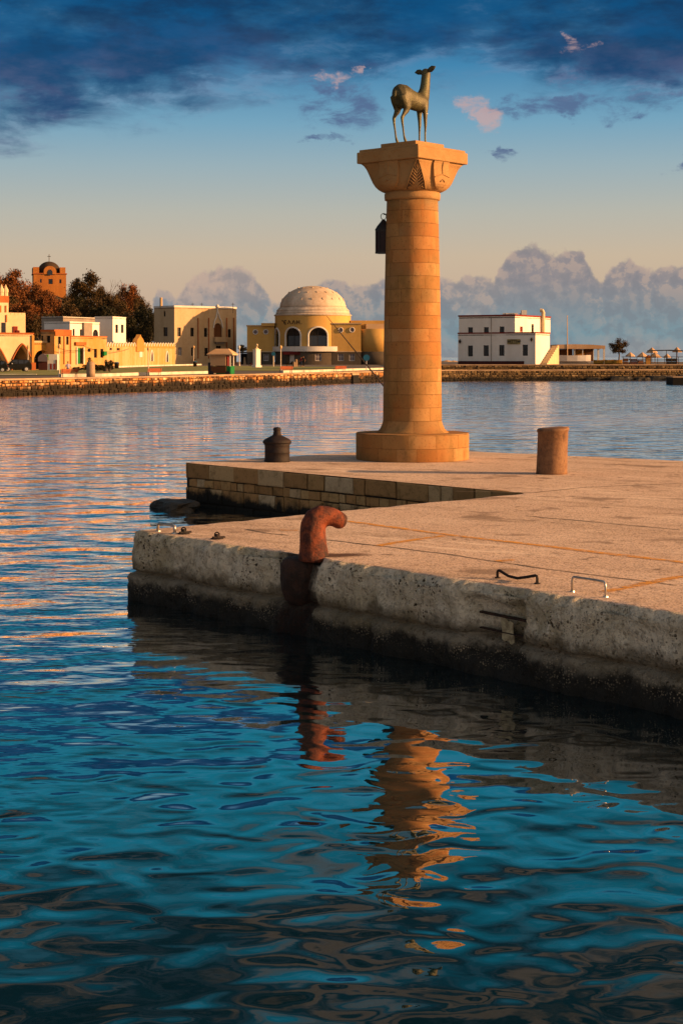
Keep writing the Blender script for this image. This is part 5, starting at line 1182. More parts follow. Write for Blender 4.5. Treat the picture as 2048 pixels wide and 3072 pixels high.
def tree(px, ytop, ybot, wpx, d, mat, label, seed, group='trees on the hillside', ground=None, nleaf=6800, var=0, name='tree', trunkto=None, cat='tree'):
    x = atx(px, d); zt, zb = zat(ytop, d), zat(ybot, d); rx = wpx/2/F*d; rz = (zt-zb)/2
    g0 = (hill_z(x, d) if ground is None else ground)-.1
    key = (mat, var)
    root = thing(name, label, cat, (x, d, g0), group=group)
    if key not in CROWNS:
        b, cl = crown_mesh(seed, 34, nleaf, .046); o = b.build('crown', M[mat], root, fix=False); CROWNS[key] = (o, cl)
    else:
        src, cl = CROWNS[key]; o = src.copy(); coll.objects.link(o); o.parent = root
    o.location = (0, 0, (zt+zb)/2-g0); o.scale = (rx, rx*.9, rz); rn = random.Random(seed); o.rotation_euler = (0, 0, rn.uniform(0, 6.28))
    b = MB(); h = (zt+zb)/2-g0; tr = max(.12, rx*.075); b.tube([(0, 0, 0), (rn.uniform(-.1, .1)*rx, 0, h*.5), (rn.uniform(-.1, .1)*rx, 0, h)], [tr, tr*.8, tr*.5], 7)
    for i in range(9):
        c, r, t = cl[i*3]; q = o.rotation_euler.to_matrix() @ Vector((c.x*rx, c.y*rx*.9, c.z*rz)); e = Vector((0, 0, h))+q; s0 = Vector((0, 0, h*(.55+.04*i) if h*(.55+.04*i) < e.z else e.z*.6)); b.tube([s0, s0.lerp(e, .5)+Vector((0, 0, rz*.08)), e], [tr*.42, tr*.28, tr*.1], 5)
    b.build('trunk', M['bark'], root); return root
TR = [(-6, 812, 985, 120, 540, 'leaf_brown', 1), (48, 800, 950, 110, 545, 'leaf_brown', 0), (20, 880, 1010, 120, 500, 'leaf_olive', 0), (92, 838, 970, 90, 538, 'leaf_brown', 2), (75, 900, 1010, 110, 480, 'leaf_brown', 1), (128, 862, 985, 90, 520, 'leaf_brown', 0),
      (120, 930, 1030, 100, 470, 'leaf_olive', 1), (158, 868, 1000, 80, 515, 'leaf_brown', 2), (170, 930, 1030, 80, 480, 'leaf_dark', 0), (205, 880, 1000, 70, 540, 'leaf_olive', 2), (262, 812, 945, 112, 550, 'leaf_olive', 0), (232, 880, 990, 80, 530, 'leaf_dark', 1),
      (285, 880, 1000, 90, 525, 'leaf_olive', 1), (250, 940, 1030, 110, 490, 'leaf_dark', 0), (330, 870, 990, 80, 535, 'leaf_olive', 2), (388, 842, 960, 84, 545, 'leaf_brown', 1), (362, 900, 1010, 90, 510, 'leaf_olive', 0), (420, 880, 985, 66, 530, 'leaf_olive', 1),
      (318, 945, 1040, 110, 490, 'leaf_dark', 1), (395, 940, 1040, 110, 495, 'leaf_dark', 0), (445, 915, 1030, 60, 500, 'leaf_dark', 1), (440, 960, 1040, 70, 490, 'leaf_dark', 0),
      (295, 900, 1030, 110, 505, 'leaf_dark', 0), (345, 915, 1040, 110, 500, 'leaf_dark', 1), (430, 900, 1035, 80, 505, 'leaf_dark', 0), (452, 930, 1040, 60, 478, 'leaf_dark', 1), (208, 905, 1020, 90, 500, 'leaf_olive', 0), (300, 850, 960, 60, 545, 'leaf_olive', 2),
      (10, 845, 990, 130, 530, 'leaf_brown', 2), (60, 860, 1000, 120, 520, 'leaf_brown', 0), (110, 900, 1020, 110, 495, 'leaf_brown', 2), (35, 930, 1040, 130, 470, 'leaf_olive', 1), (150, 905, 1020, 80, 500, 'leaf_brown', 1), (408, 870, 980, 70, 550, 'leaf_olive', 2), (365, 868, 980, 60, 548, 'leaf_brown', 0), (225, 850, 960, 70, 552, 'leaf_olive', 1)]
TLAB = {'leaf_brown': 'bushy tree with reddish-brown sunlit leaves on the hillside', 'leaf_olive': 'loose olive-brown tree on the hillside', 'leaf_dark': 'dark green tree low on the hillside'}
for i, (px, yt, yb, w, d, mt, var) in enumerate(TR):
    tree(px, yt, yb, w, d, mt, TLAB[mt], 100+i, group={'leaf_brown': 'brown trees on the hillside', 'leaf_olive': 'olive trees on the hillside', 'leaf_dark': 'dark trees on the hillside'}[mt], var=var)
# bare tree
def bare():
    d = 540.0; x = atx(340, d); g0 = hill_z(x, d)-.1; root = thing('bare_tree', 'leafless grey tree standing among the hillside trees', 'tree', (x, d, g0)); b = MB(); zt = zat(828, d)-g0; rn = random.Random(5)
    def br(p, v, L, r, k):
        e = p+v*L; b.tube([p, p.lerp(e, .5)+Vector((rn.uniform(-.1, .1)*L, 0, 0)), e], [r, r*.8, r*.5], 5)
        if k:
            for i in range(3): br(p.lerp(e, rn.uniform(.5, 1)), (v+Vector((rn.uniform(-.6, .6), rn.uniform(-.4, .4), rn.uniform(-.1, .4)))).normalized(), L*.6, r*.5, k-1)
    br(Vector((0, 0, 0)), Vector((.02, 0, 1)), zt*.55, .35, 3); b.build('trunk', M['bark'], root)
bare()
tree(1855, 1012, 1068, 62, 330, 'leaf_olive', 'lone windswept tree on the terrace beyond the white house', 301, group=None, ground=TER, var=3)
tree(727, 1030, 1060, 34, 470, 'leaf_dark', 'small dark tree in the gap between the cream block and the domed building', 302, group=None, ground=G, var=0)
# low bushes and the two palms
for i, (px, yt, yb, w) in enumerate(((292, 1090, 1114, 60), (330, 1078, 1112, 36), (232, 1098, 1115, 40), (262, 1092, 1114, 46), (312, 1094, 1116, 50))):
    tree(px, yt, yb, w, 205+3*i, 'leaf_dark', ['broad dark bush at the foot of the palms', 'tall reddish bush by the scalloped wall', 'low dark bush behind the bench', 'round dark bush beside the stone post', 'spreading dark bush on the lawn edge'][i], 400+i, group=None, ground=G, name='bush', var=i % 2, cat='bush')
def palm(px, yb, yt, w, d, label):
    x = atx(px, d); root = thing('palm_tree', label, 'palm', (x, d, G)); h = zat((yt*.6+yb*.4), d)-G; r = w/2/F*d; b = MB(); b.tube([(0, 0, 0), (.05, 0, h*.5), (0, 0, h)], [.28, .22, .2], 8); b.build('trunk', M['bark'], root); b = MB(); rn = random.Random(px)
    for i in range(46):
        a = rn.uniform(0, 6.28); e = rn.uniform(-.5, 1.3); v = Vector((math.cos(a)*math.cos(e), math.sin(a)*math.cos(e), math.sin(e))); L = r*rn.uniform(.8, 1.1); p = Vector((0, 0, h)); q = p+v*L*.6; t = p+v*L+Vector((0, 0, -L*.35)); s = v.cross(Vector((0, 0, 1))).normalized()*L*.10; b.tc = rn.random()
        b.poly([p-s*.3, q-s, q+s, p+s*.3]); b.poly([q-s, t, q+s])
    b.build('crown', M['leaf_palm'], root, fix=False)
palm(268, 1108, 1060, 26, 215, 'small fan palm with pale fronds in front of the green door house'); palm(318, 1106, 1068, 18, 216, 'short dark palm beside the dark bushes, by the ochre wall')
# ------------------------------------------------------------------ street furniture
M['lamp_pole'] = simple('pale lamp pole', (.62, .52, .40), (.48, .38, .28), 2); M['lamp_globe'] = simple('amber lamp glass', (.60, .38, .16), (.5, .3, .12), 4, .3)
def lamp(px, yb, yt, z, label, shade='lamp_globe', w=1.0):
    d = dep(yb, z); x = atx(px, d); h = zat(yt, d)-z; root = thing('street_lamp', label, 'street lamp', (x, d, z), group=None); k = h/4.2
    b = MB(); b.lathe([(.16*k*w, 0), (.15*k*w, .35*k), (.075*k*w, .5*k), (.06*k*w, h*.84)], 10); b.build('pole', M['lamp_pole'], root)
    b = MB(); b.lathe([(.06*k, h*.83), (.10*k, h*.85), (.20*k, h*.90), (.23*k, h*.94), (.16*k, h*.97), (.03*k, h)], 10); b.build('lamp_head', M[shade], root)
lamp(178, 1129, 1031, G, 'pale street lamp beside the woman and the bench'); lamp(84, 1113, 1034, G, 'street lamp standing behind the black car'); lamp(393, 1100, 1037, G, 'street lamp in front of the gate gable of the scalloped wall')
lamp(445, 1121, 1040, G, 'street lamp by the bench near the plain ochre wall doors'); lamp(581, 1095.5, 1036, G, 'street lamp before the middle of the cream block'); lamp(718, 1098, 1036, G, 'street lamp between the kiosk and the grey monument', 'white_trim'); lamp(842, 1114, 1035, G, 'amber street lamp in front of the domed building, beside a bench'); lamp(811, 1092, 1033, G, 'thin street lamp between the monument and the amber lamp')
lamp(1487, 1097.5, 1028, 1.5, 'tall pale street lamp on the terrace before the white house'); lamp(328, 1101, 1037, G, 'street lamp at the near end of the scalloped wall')
def pole(px, yb, yt, z, r, mat, name, label, cat, extra=None, d=None):
    d = d or dep(yb, z); x = atx(px, d); h = zat(yt, d)-z; root = thing(name, label, cat, (x, d, z)); b = MB(); b.tube([(0, 0, 0), (0, 0, h*.5), (0, 0, h)], [r, r*.9, r*.6], 8); b.build('pole', mat, root)
    if extra: extra(root, h)
    return root
def disc(r, mat, hh=0.0):
    def f(root, h): b = MB(); n = 16; b.prism([Vector((r*math.cos(2*math.pi*i/n), -.10, h-r+hh+r*math.sin(2*math.pi*i/n))) for i in range(n)], (0, .06, 0)); b.build('sign_plate', mat, root)
    return f
pole(895, 1093, 990, G, .16, M['wood brown'], 'flagpole', 'bare brown wooden mast before the round building', 'mast')
pole(1062, 1091, 1046, G, .28, M['lamp_pole'], 'signpost', 'thick pale post with a small round blue sign, by the plinth windows', 'sign', disc(.5, M['blue sign'], .6))
pole(1099, 1117, 1063, G, .06, M['steel'], 'signpost', 'thin signpost with an arched white and blue plate at the sea wall', 'sign', disc(.42, M['blue sign']))
pole(820, 1100, 1055, G, .10, M['lamp_pole'], 'signpost', 'short signpost with a pale blue square plate near the monument', 'sign', disc(.42, M['blue sign']))
pole(1701, 1085, 945, TER, .10, M['pale canvas'], 'flagpole', 'tall thin pale flagpole by the pavilion', 'flagpole', None, 300)
# benches
def bench_proto():
    r = thing('park_bench', 'slatted orange bench, its back to the sea wall, beside the kneeling palms', 'bench', (0, 0, 0), group='orange benches along the promenade')
    b = MB()
    for i in range(4): b.box((0, -.05+i*.13, .45), (1.8, .10, .04))
    b.build('seat', M['orange bench'], r); b = MB()
    for i in range(3): b.box((0, -.14-.03*i, .58+i*.13), (1.8, .04, .10))
    b.build('backrest', M['orange bench'], r)
    for s in (-.75, .75):
        b = MB(); b.tube([(s, -.2, 0), (s, -.1, .43)], .035, 6); b.tube([(s, .42, 0), (s, .3, .43)], .035, 6); b.tube([(s, -.1, .43), (s, -.22, .92)], .03, 6); b.build('leg', M['black_iron'], r)
    return r
bp = bench_proto()
for i, (px, yb, lab, sc) in enumerate(((208, 1133, 'orange slatted bench beside the woman, by the street lamp', .95), (462, 1128, 'orange slatted bench in front of the lamp by the ochre wall', .9), (858, 1119, 'orange slatted bench under the amber lamp before the round building', .95), (1020, 1117, 'orange slatted bench above the black drain opening', .95), (664, 1124, 'orange slatted bench against the green kiosk', .9))):
    o = bp if i == 0 else copy_tree(bp); o.location = gp(px, yb, G); o.scale = (sc, sc, sc); o.rotation_euler = (0, 0, R((28, 34, 25, 31, 20)[i])); o['label'] = lab
# stone post on the sea wall
b = MB(); b.lathe([(.42, -.02), (.41, .5), (.40, 1.35), (.36, 1.5), (.15, 1.55)], 20); o = b.build('stone_post', M['coping'], smooth=True); o.location = gp(272, 1133, G); tag(o, 'thick rounded sandstone post at the edge of the far sea wall', 'post')
for px, y, lab in ((350, 1106, 'dark litter bin on the lawn edge by the kerb'), (585, 1100, 'blue litter bin by the lamp before the cream block')):
    r = thing('litter_bin', lab, 'bin', gp(px, y, G)); b = MB(); b.lathe([(.35, 0), (.42, .95), (.44, 1.0), (.36, 1.02)], 14); b.build('tub', M['black_iron'], r, smooth=True); b = MB(); b.lathe([(.46, 1.0), (.46, 1.08), (.2, 1.18)], 14); b.build('lid', M['blue sign'], r)
# kiosk
def kiosk():
    p = gp(665, 1126, G); r = thing('kiosk', 'small kiosk cart with a green counter, red inside and a tan sloping roof', 'kiosk', p, R(-8)); r.scale = (.88, .88, .88)
    b = MB(); b.box((.45, 0, .62), (1.9, 2.2, 1.1)); b.build('counter', M['green paint'], r, bevel=.12); b = MB(); b.box((-.15, -1.14, .72), (1.9, .12, .85)); b.build('front_panel', M['wood brown'], r)
    b = MB(); b.box((-.2, -1.05, 1.85), (1.9, .2, 1.25)); b.build('shutter', M['pale canvas'], r); b = MB(); b.box((.1, .1, 1.85), (1.5, 1.7, 1.35)); b.build('interior', M['dark red'], r)
    for x, y in ((1.25, -1.0), (1.25, 1.0)): b = MB(); b.tube([(x, y, 1.1), (x, y, 2.55)], .08, 6); b.build('post', M['white_trim'], r)
    b = MB(); b.rings([[Vector((-1.5, -1.7, 2.5)), Vector((1.7, -1.7, 2.5)), Vector((1.7, 1.7, 2.5)), Vector((-1.5, 1.7, 2.5))], [Vector((-1.5, -1.7, 2.66)), Vector((1.7, -1.7, 2.66)), Vector((1.7, 1.7, 2.66)), Vector((-1.5, 1.7, 2.66))], [Vector((-.7, -.3, 3.3)), Vector((.9, -.3, 3.3)), Vector((.9, .3, 3.3)), Vector((-.7, .3, 3.3))]]); b.build('roof', M['pale canvas'], r)
    b = MB(); b.box((-1.35, -.3, .8), (.35, 1.2, 1.6)); b.build('side_board', M['black_iron'], r)
    for x in (-1, 1): b = MB(); b.lathe([(.28, -.06), (.28, .06)], 14); [b.v.__setitem__(i, Vector((v.x+x, v.z-1.15, v.y+.28))) for i, v in enumerate(b.v)]; b.build('wheel', M['black_iron'], r)
kiosk()
def stall():
    d = 240.0; x0, x1 = atx(115, d), atx(172, d); r = thing('market_stall', 'white booth with a grey rounded awning and red posters under the round arch', 'stall', ((x0+x1)/2, d, G)); w = x1-x0
    zt = zat(1062, d)-G; b = MB(); b.box((w*.22, 1.0, zt/2), (w*.56, 2, zt)); b.build('booth', M['white_trim'], r); b = MB()
    b.prism([Vector((-w*.5+w*.5*t, -.3, zt*.62+zt*.40*math.sin(math.pi*(.15+.35*t*2))) ) for t in [i/6 for i in range(7)]]+[Vector((0, -.3, zt*.55)), Vector((-w*.5, -.3, zt*.55))], (0, 2, 0)); b.build('awning', M['purple grey'], r); b = MB(); b.box((-w*.25, .6, zt*.27), (w*.46, 1.4, zt*.54)); b.build('counter', M['dark red base'], r)
    for x, m_ in ((w*.16, 'red paint'), (w*.34, 'red paint')): b = MB(); b.box((x, -.03, zt*.24), (w*.10, .05, zt*.36)); b.build('poster', M[m_], r)
    b = MB(); b.box((-.02, -.04, zt*.8), (.25, .06, zt*.36)); b.build('edge_strip', M['lime'], r); b = MB(); b.box((w*.45, -.03, zt*.35), (w*.07, .05, zt*.6)); b.build('door', M['wood brown'], r)
stall()
def monument():
    p = gp(770, 1102, G); d = p.y; r = thing('monument', 'grey stone pedestal with a small bust, before the domed building', 'monument', p, R(38)); h = zat(1050, d)-G; w = 70*S3_/F*d/1.35
    b = MB(); b.box((0, 0, h/2), (w, w, h)); b.box((0, 0, .2), (w*1.3, w*1.3, .4)); b.box((0, 0, h+.08), (w*1.1, w*1.1, .16)); b.build('pedestal', M['white plaster'], r, bevel=.03)
    b = MB(); k = (zat(1030, d)-G-h)/1.5; b.tube([(0, 0, h), (0, 0, h+.3*k), (0, 0, h+.55*k)], [(.55*k, .35*k), (.6*k, .38*k), (.2*k, .2*k)], 12, (1, 0, 0)); b.tube([(0, 0, h+.5*k), (0, 0, h+.9*k)], [.16*k, .15*k], 10); b.ball((0, -.05*k, h+1.12*k), (.24*k, .28*k, .34*k), 12, 10); b.ball((0, -.33*k, h+1.08*k), (.05*k, .08*k, .1*k), 6, 5); b.build('bust', M['ivory plaster'], r, remesh=.05, sm=3)
S3_ = 500/1568.0
monument()
# ------------------------------------------------------------------ people (a body, its hair and clothes)
wallmat('skin', 'b8815e', 'a8704f'); wallmat('cloth lilac', 'c3b4c6', 'b0a2b6'); wallmat('cloth dark', '1c1a1c', '141214'); wallmat('cloth red', '8c2430', '701c26'); wallmat('cloth blue', '2c3a52', '222e42'); wallmat('hair brown', '4a2a1a', '38200f')
def person(loc, h, rz, label, shirt, trous, hair, short=False, stride=.1, arm=.12, group=None):
    r = thing('person', label, 'person', loc, rz, group); k = h/1.7; V = lambda x, y, z: Vector((x*k, y*k, z*k))
    b = MB(); b.tube([V(0, 0, .88), V(0, 0, 1.0), V(0, 0, 1.2), V(0, 0, 1.38), V(0, 0, 1.44), V(0, 0, 1.53)], [(.15*k, .10*k), (.135*k, .095*k), (.155*k, .11*k), (.17*k, .10*k), (.06*k, .06*k), (.05*k, .055*k)], 12, (1, 0, 0)); b.ball(V(0, -.01, 1.59), (.076*k, .092*k, .115*k), 12, 9); b.ball(V(0, -.10, 1.58), (.015*k, .025*k, .022*k), 6, 5)
    for s in (-1, 1):
        y = s*stride; b.tube([V(s*.085, 0, .92), V(s*.09, y*.5-.01, .48), V(s*.09, y, .08), V(s*.09, y-.02, .03), V(s*.095, y-.16, .025)], [.085*k, .055*k, .036*k, .042*k, .03*k], 9)
        b.tube([V(s*.17, 0, 1.37), V(s*(.22+arm*.5), .03, 1.12), V(s*(.22+arm), -.06-stride*s*.5, .88), V(s*(.215+arm), -.09-stride*s*.5, .80)], [.052*k, .042*k, .032*k, .028*k], 8)
        for i in range(4): b.tube([V(s*(.215+arm), -.09-stride*s*.5, .80)+V((i-1.5)*.016*.6, -.01*(i-1.5), 0), V(s*(.215+arm), -.11-stride*s*.5, .715)+V(0, -.012*(i-1.5), .008*abs(i-1.5))], [.010*k, .008*k], 5)
    b.build('body', M['skin'], r, remesh=.022*k, sm=2)
    b = MB(); b.tube([V(0, 0, .86), V(0, 0, 1.0), V(0, 0, 1.2), V(0, 0, 1.39), V(0, 0, 1.45)], [(.185*k, .135*k), (.16*k, .12*k), (.175*k, .13*k), (.185*k, .115*k), (.075*k, .07*k)], 14, (1, 0, 0))
    for s in (-1, 1): b.tube([V(s*.16, 0, 1.38), V(s*(.215+arm*.4), .025, 1.17)], [.068*k, .06*k], 9)
    b.build('shirt', M[shirt], r, smooth=True); b = MB(); b.tube([V(0, 0, 1.0), V(0, 0, .85)], [(.165*k, .125*k), (.18*k, .13*k)], 14, (1, 0, 0))
    for s in (-1, 1):
        y = s*stride; pts = [V(s*.085, 0, .92), V(s*.09, y*.5-.01, .48), V(s*.09, y, .12)]; rr = [.105*k, .075*k, .058*k]
        if short: pts = pts[:2]; rr = rr[:2]
        b.tube(pts, rr, 10)
    b.build('trousers', M[trous], r, smooth=True); b = MB(); b.ball(V(0, .02, 1.625), (.088*k, .095*k, .10*k), 12, 8); b.build('hair', M[hair], r, smooth=True)
person(gp(204, 1130.5, G), 1.55, R(25), 'woman in a lilac top and dark knee-length trousers standing by a bench', 'cloth lilac', 'cloth dark', 'hair brown', True, .06, .16)
person(gp(418, 1098, G), 1.75*1.25, R(70), 'person in a red top walking past the ochre wall', 'cloth red', 'cloth dark', 'hair brown', False, .16, .05)
person(gp(590, 1092, G)-Vector((0, 30, 0)), 1.8, R(60), 'person in dark clothes leaning by the lamp at the cream block', 'cloth dark', 'cloth blue', 'hair brown', False, .1)
person(gp(611, 1092, G)-Vector((0, 30, 0)), 2.0, R(20), 'tall dark-clad person standing alone before the cream block', 'cloth dark', 'cloth dark', 'hair brown', False, .07)
person(gp(910, 1099, G), 2.2, R(-20), 'person in a long dark coat standing on the lawn before the round building', 'cloth dark', 'cloth dark', 'hair brown', False, .05)
person(gp(903, 1098.5, G), 2.1, R(150), 'companion in a pale red top beside the person in the dark coat', 'cloth red', 'cloth blue', 'hair brown', False, .05)
# ------------------------------------------------------------------ vehicles
M['car_black'] = simple('black car paint', (.006, .007, .006), (.010, .010, .009), 2, .5, 0, .08); M['rim'] = simple('alloy rim', (.6, .55, .48), (.45, .4, .34), 5, .35, .6); M['tyre'] = simple('tyre', (.012, .012, .012), (.02, .02, .02), 6, .9); M['lampglass'] = simple('headlamp', (.7, .66, .58), (.6, .55, .5), 5, .2)
M['car_orange'] = simple('orange paint', (.50, .22, .04), (.42, .17, .03), 2, .35)
def car(loc, rz, L, label, paint, sc=1.0, name='parked_car', cat='car'):
    r = thing(name, label, cat, loc, rz); w = 1.8*sc; h = 1.7*sc
    pr = [(-.5, .22), (-.5, .50), (-.47, .58), (-.28, .63), (-.16, .95), (-.10, .99), (.30, 1.0), (.42, .93), (.47, .62), (.50, .55), (.50, .22)]
    b = MB(); rings = []
    for y, k in ((-.5, .97), (-.46, 1.0), (.46, 1.0), (.5, .97)):
        rings.append([Vector((x*L*(.995 if abs(y) == .5 else 1), y*w*(1 if z < .65 else .86), z*h*k if z > .3 else z*h)) for x, z in pr])
    b.rings(rings); b.build('body', paint, r, bevel=.03)
    def pane(pts, nm): b = MB(); v = [Vector(p) for p in pts]; n = (v[1]-v[0]).cross(v[2]-v[0]).normalized(); b.prism(v, n*.025); b.build(nm, M['glassd'], r)
    for s in (-1, 1):
        y = lambda z: s*w*(.5 if z < .65 else .44)+s*.006
        ys = s*(w*.43+.035)
        for a, c in ((-.20, .02), (.05, .22), (.25, .40)):
            b = MB(); q = [(a*L, s*(w*.47), .66*h), (c*L, s*(w*.47), .66*h), (min(c, .38)*L, s*w*.437, .93*h), (max(a, -.13)*L, s*w*.437, .93*h)]; b.prism([Vector(k) for k in q], (0, s*.02, 0)); b.build('side_window', M['glassd'], r)
    b = MB(); b.prism([Vector((-.275*L, -w*.42, .66*h)), Vector((-.275*L, w*.42, .66*h)), Vector((-.165*L, w*.40, .94*h)), Vector((-.165*L, -w*.40, .94*h))], (-.03, 0, .012)); b.build('windscreen', M['glassd'], r)
    for x in (-.31, .31):
        for s in (-1, 1):
            R_ = .21*h; wh = MB(); wh.lathe([(R_, -.12), (R_*1.02, 0), (R_, .12)], 22); wh.v = [Vector((p.x+x*L, p.z+s*w*.46, p.y+R_)) for p in wh.v]; wo = wh.build('wheel', M['tyre'], r)
            b = MB(); b.lathe([(R_*.66, -.02), (R_*.62, .02), (R_*.2, .03)], 16); b.v = [Vector((p.x+x*L, s*(w*.46+.125+p.z), p.y+R_)) for p in b.v]; b.build('rim', M['rim'], wo)
    for s in (-1, 1):
        b = MB(); b.box((-.495*L, s*w*.36, .50*h), (.06, .34*sc, .16*sc)); b.build('headlight', M['lampglass'], r); b = MB(); b.box((.495*L, s*w*.40, .55*h), (.06, .2*sc, .25*sc)); b.build('tail_light', M['red paint'], r)
        b = MB(); b.box((-.17*L, s*(w*.5+.08), .66*h), (.14, .2, .13)); b.build('mirror', M['rim'], r)
car(gp(44, 1115, G)+Vector((0, 1, 0)), R(20), 4.0, 'black off-road car with pale wheels parked under the pointed arch', M['car_black'], 1.0)
car(gp(-18, 1116.5, G), R(10), 3.6, 'second dark car cut off by the picture edge, ahead of the off-road car', M['car_black'], .9)
car(gp(1150, 1090.5, G), R(-25), 7.0, 'orange van with a dark tyre half hidden behind the column', M['car_orange'], 1.9, 'parked_van', 'van')
# ------------------------------------------------------------------ the terrace beyond the white house
def terrace():
    s5 = 408/1568.0; px = lambda x: 1640+x*s5; py = lambda y: 900+y*s5; d = 300.0; z = lambda y: zat(py(y), d); X = lambda x: atx(px(x), d)
    r = thing('pavilion', 'long low beach pavilion with a pale canvas roof and white posts', 'pavilion', (X(390), d, TER))
    b = MB(); y0 = d; b.prism([Vector((X(110), y0, z(556))), Vector((X(110), y0, z(512))), Vector((X(320), y0, z(508))), Vector((X(500), y0, z(512))), Vector((X(672), y0, z(524))), Vector((X(672), y0, z(560))), Vector((X(320), y0, z(562)))], (0, 9, 0)); b.build('roof', M['pale canvas'], r, world=True)
    for x in (322, 415, 540, 595, 662): b = MB(); w = .35 if x in (595, 662) else .14; b.box((X(x), d+.4, (TER+z(560))/2), (w, .25, z(560)-TER)); b.build('post', M['white_trim'], r, world=True)
    b = MB(); b.box(((X(110)+X(320))/2, d+3, (TER+z(562))/2), (X(320)-X(110), .2, z(562)-TER-.05)); b.build('back_wall', M['wood brown'], r, world=True)
    b = MB(); b.box(((X(340)+X(480))/2, d+4, (TER+z(562))/2), (X(480)-X(340), .2, z(562)-TER-.05)); b.build('back_wall', M['ochre plaster'], r, world=True)
    b = MB(); b.box((X(505), d+2, z(610)), (1.6, 1.2, 3.2)); b.build('cabinet', M['wood brown'], r, world=True)
    # white boat on trestles, yellow boats, crates
    def boat(xa, xb, yb, dd, lab, mat, name='rowing_boat'):
        a, c = atx(px(xa), dd), atx(px(xb), dd); L = c-a; ro = thing(name, lab, 'boat', ((a+c)/2, dd, TER)); h = zat(py(yb), dd)-TER; b = MB(); rg = []
        for t, k in ((-.5, .12), (-.42, .55), (-.2, .95), (.1, 1), (.35, .85), (.5, .6)):
            W = min(L*.22, 1.0)*k; zs = h*(1+.16*abs(t)); rg.append([Vector((t*L, -W, zs)), Vector((t*L, -W*.8, h*.35)), Vector((t*L, 0, .08*h)), Vector((t*L, W*.8, h*.35)), Vector((t*L, W, zs)), Vector((t*L, W*.85, zs)), Vector((t*L, 0, h*.45)), Vector((t*L, -W*.85, zs))])
        b.rings(rg); b.build('hull', mat, ro); b = MB()
        for t in (-.15, .2): b.box((t*L, 0, h*.8), (L*.06, min(L*.22, 1)*1.7, .06))
        b.build('thwart', M['wood brown'], ro)
    boat(105, 500, 640, 270, 'long grey-white boat hauled out before the pavilion', M['white plaster'])
    boat(535, 655, 692, 242, 'yellow boat nearest the boat-shed end of the terrace wall', M['yellow boat']); boat(660, 770, 690, 241.5, 'middle yellow boat of three on the terrace wall', M['yellow boat']); boat(768, 868, 690, 241, 'yellow boat under the lone tree', M['yellow boat'])
    # sunshades
    def shade(x, yt, yb, w, dd, lab):
        ro = thing('beach_parasol', lab, 'parasol', (atx(px(x), dd), dd, TER-.3)); zt = zat(py(yt), dd)-TER+.3; zb = zat(py(yb), dd)-TER+.3; rr = w*s5/2/F*dd; b = MB(); b.lathe([(rr, zb-.15), (rr*1.01, zb), (rr*.5, zb+(zt-zb)*.55), (.05, zt)], 8); b.build('canopy', M['pale canvas'], ro); b = MB(); b.tube([(0, 0, 0), (0, 0, zb)], .06, 6); b.build('pole', M['wood brown'], ro)
    shade(1500, 540, 592, 110, 300, 'large square straw parasol at the frame border, above the black canopy'); shade(1245, 602, 655, 150, 300, 'pale parasol under the black canopy'); shade(1385, 618, 656, 90, 305, 'small pale parasol between two larger ones'); shade(1100, 600, 645, 120, 310, 'tan parasol next to the heap of folded ones'); shade(960, 600, 640, 110, 315, 'grey parasol next to the lone tree'); shade(1210, 545, 600, 130, 340, 'pale parasol rising behind the black canopy')
    for x, yt, lab in ((-225, 735, 'far sunlit parasol in the gap beside the column'), (-300, 730, 'second far parasol in the gap, touching the column edge')):
        shade(x-1070+1640-1640+170 if False else x-850, yt-40, yt-22, 150, 420, lab)
    rc = thing('shade_canopy', 'flat black shade canopy on thin posts over the parasols', 'canopy', (X(1360), d-10, TER)); dd = d-10; XX = lambda x: atx(px(x), dd); zc_ = lambda y: zat(py(y), dd)
    b = MB(); b.prism([Vector((XX(1205), dd, zc_(588))), Vector((XX(1415), dd, zc_(583))), Vector((XX(1600), dd, zc_(592))), Vector((XX(1600), dd, zc_(580))), Vector((XX(1415), dd, zc_(571))), Vector((XX(1205), dd, zc_(576)))], (0, 4, 0)); b.build('roof', M['black_iron'], rc, world=True)
    for x in (1212, 1390, 1505): b = MB(); b.tube([(XX(x), dd+1, TER), (XX(x), dd+1, zc_(585))], .05, 6); b.build('post', M['black_iron'], rc, world=True)
    rl = thing('railing', 'dark post-and-rail fence along the terrace edge below the parasols', 'railing', (X(1150), 246, TER)); dd = 246.0; b = MB(); XX = lambda x: atx(px(x), dd); zc_ = lambda y: zat(py(y), dd)
    for y in (655, 690): b.tube([(XX(860), dd, zc_(y)), (XX(1600), dd+2, zc_(y))], .05, 5)
    b.build('rail', M['black_iron'], rl, world=True)
    for x in range(880, 1600, 80): b = MB(); b.tube([(XX(x), dd+.2, TER-.02), (XX(x), dd+.2, zc_(650))], .05, 5); b.build('post', M['black_iron'], rl, world=True)
    for i, (x, y, w, h, m_, lab) in enumerate(((905, 705, 55, 60, 'wood brown', 'stack of brown folded sun loungers by the lone tree'), (1000, 700, 90, 55, 'dark red base', 'heap of dark red folded loungers'), (1075, 705, 60, 50, 'wood brown', 'pile of brown loungers beside the yellow hut'), (1440, 700, 120, 60, 'cloth dark', 'black covered heap below the square straw parasol'))):
        dd = 252.0; xx = atx(px(x), dd); ww = w*s5/F*dd; hh = h*s5/F*dd*1.2; ro = thing('lounger_stack', lab, 'lounger stack', (xx, dd, TER)); rn = random.Random(i)
        for k in range(4): b = MB(); b.box((rn.uniform(-.1, .1), 0, hh*(k+.5)/4), (ww*rn.uniform(.75, 1), 1.0, hh/4.6), rn.uniform(-.15, .15)); b.tube([(-ww*.4, -.4, hh*(k+.5)/4), (-ww*.4, -.5, hh*(k+.9)/4)], .04, 5); b.build('lounger', M[m_], ro)
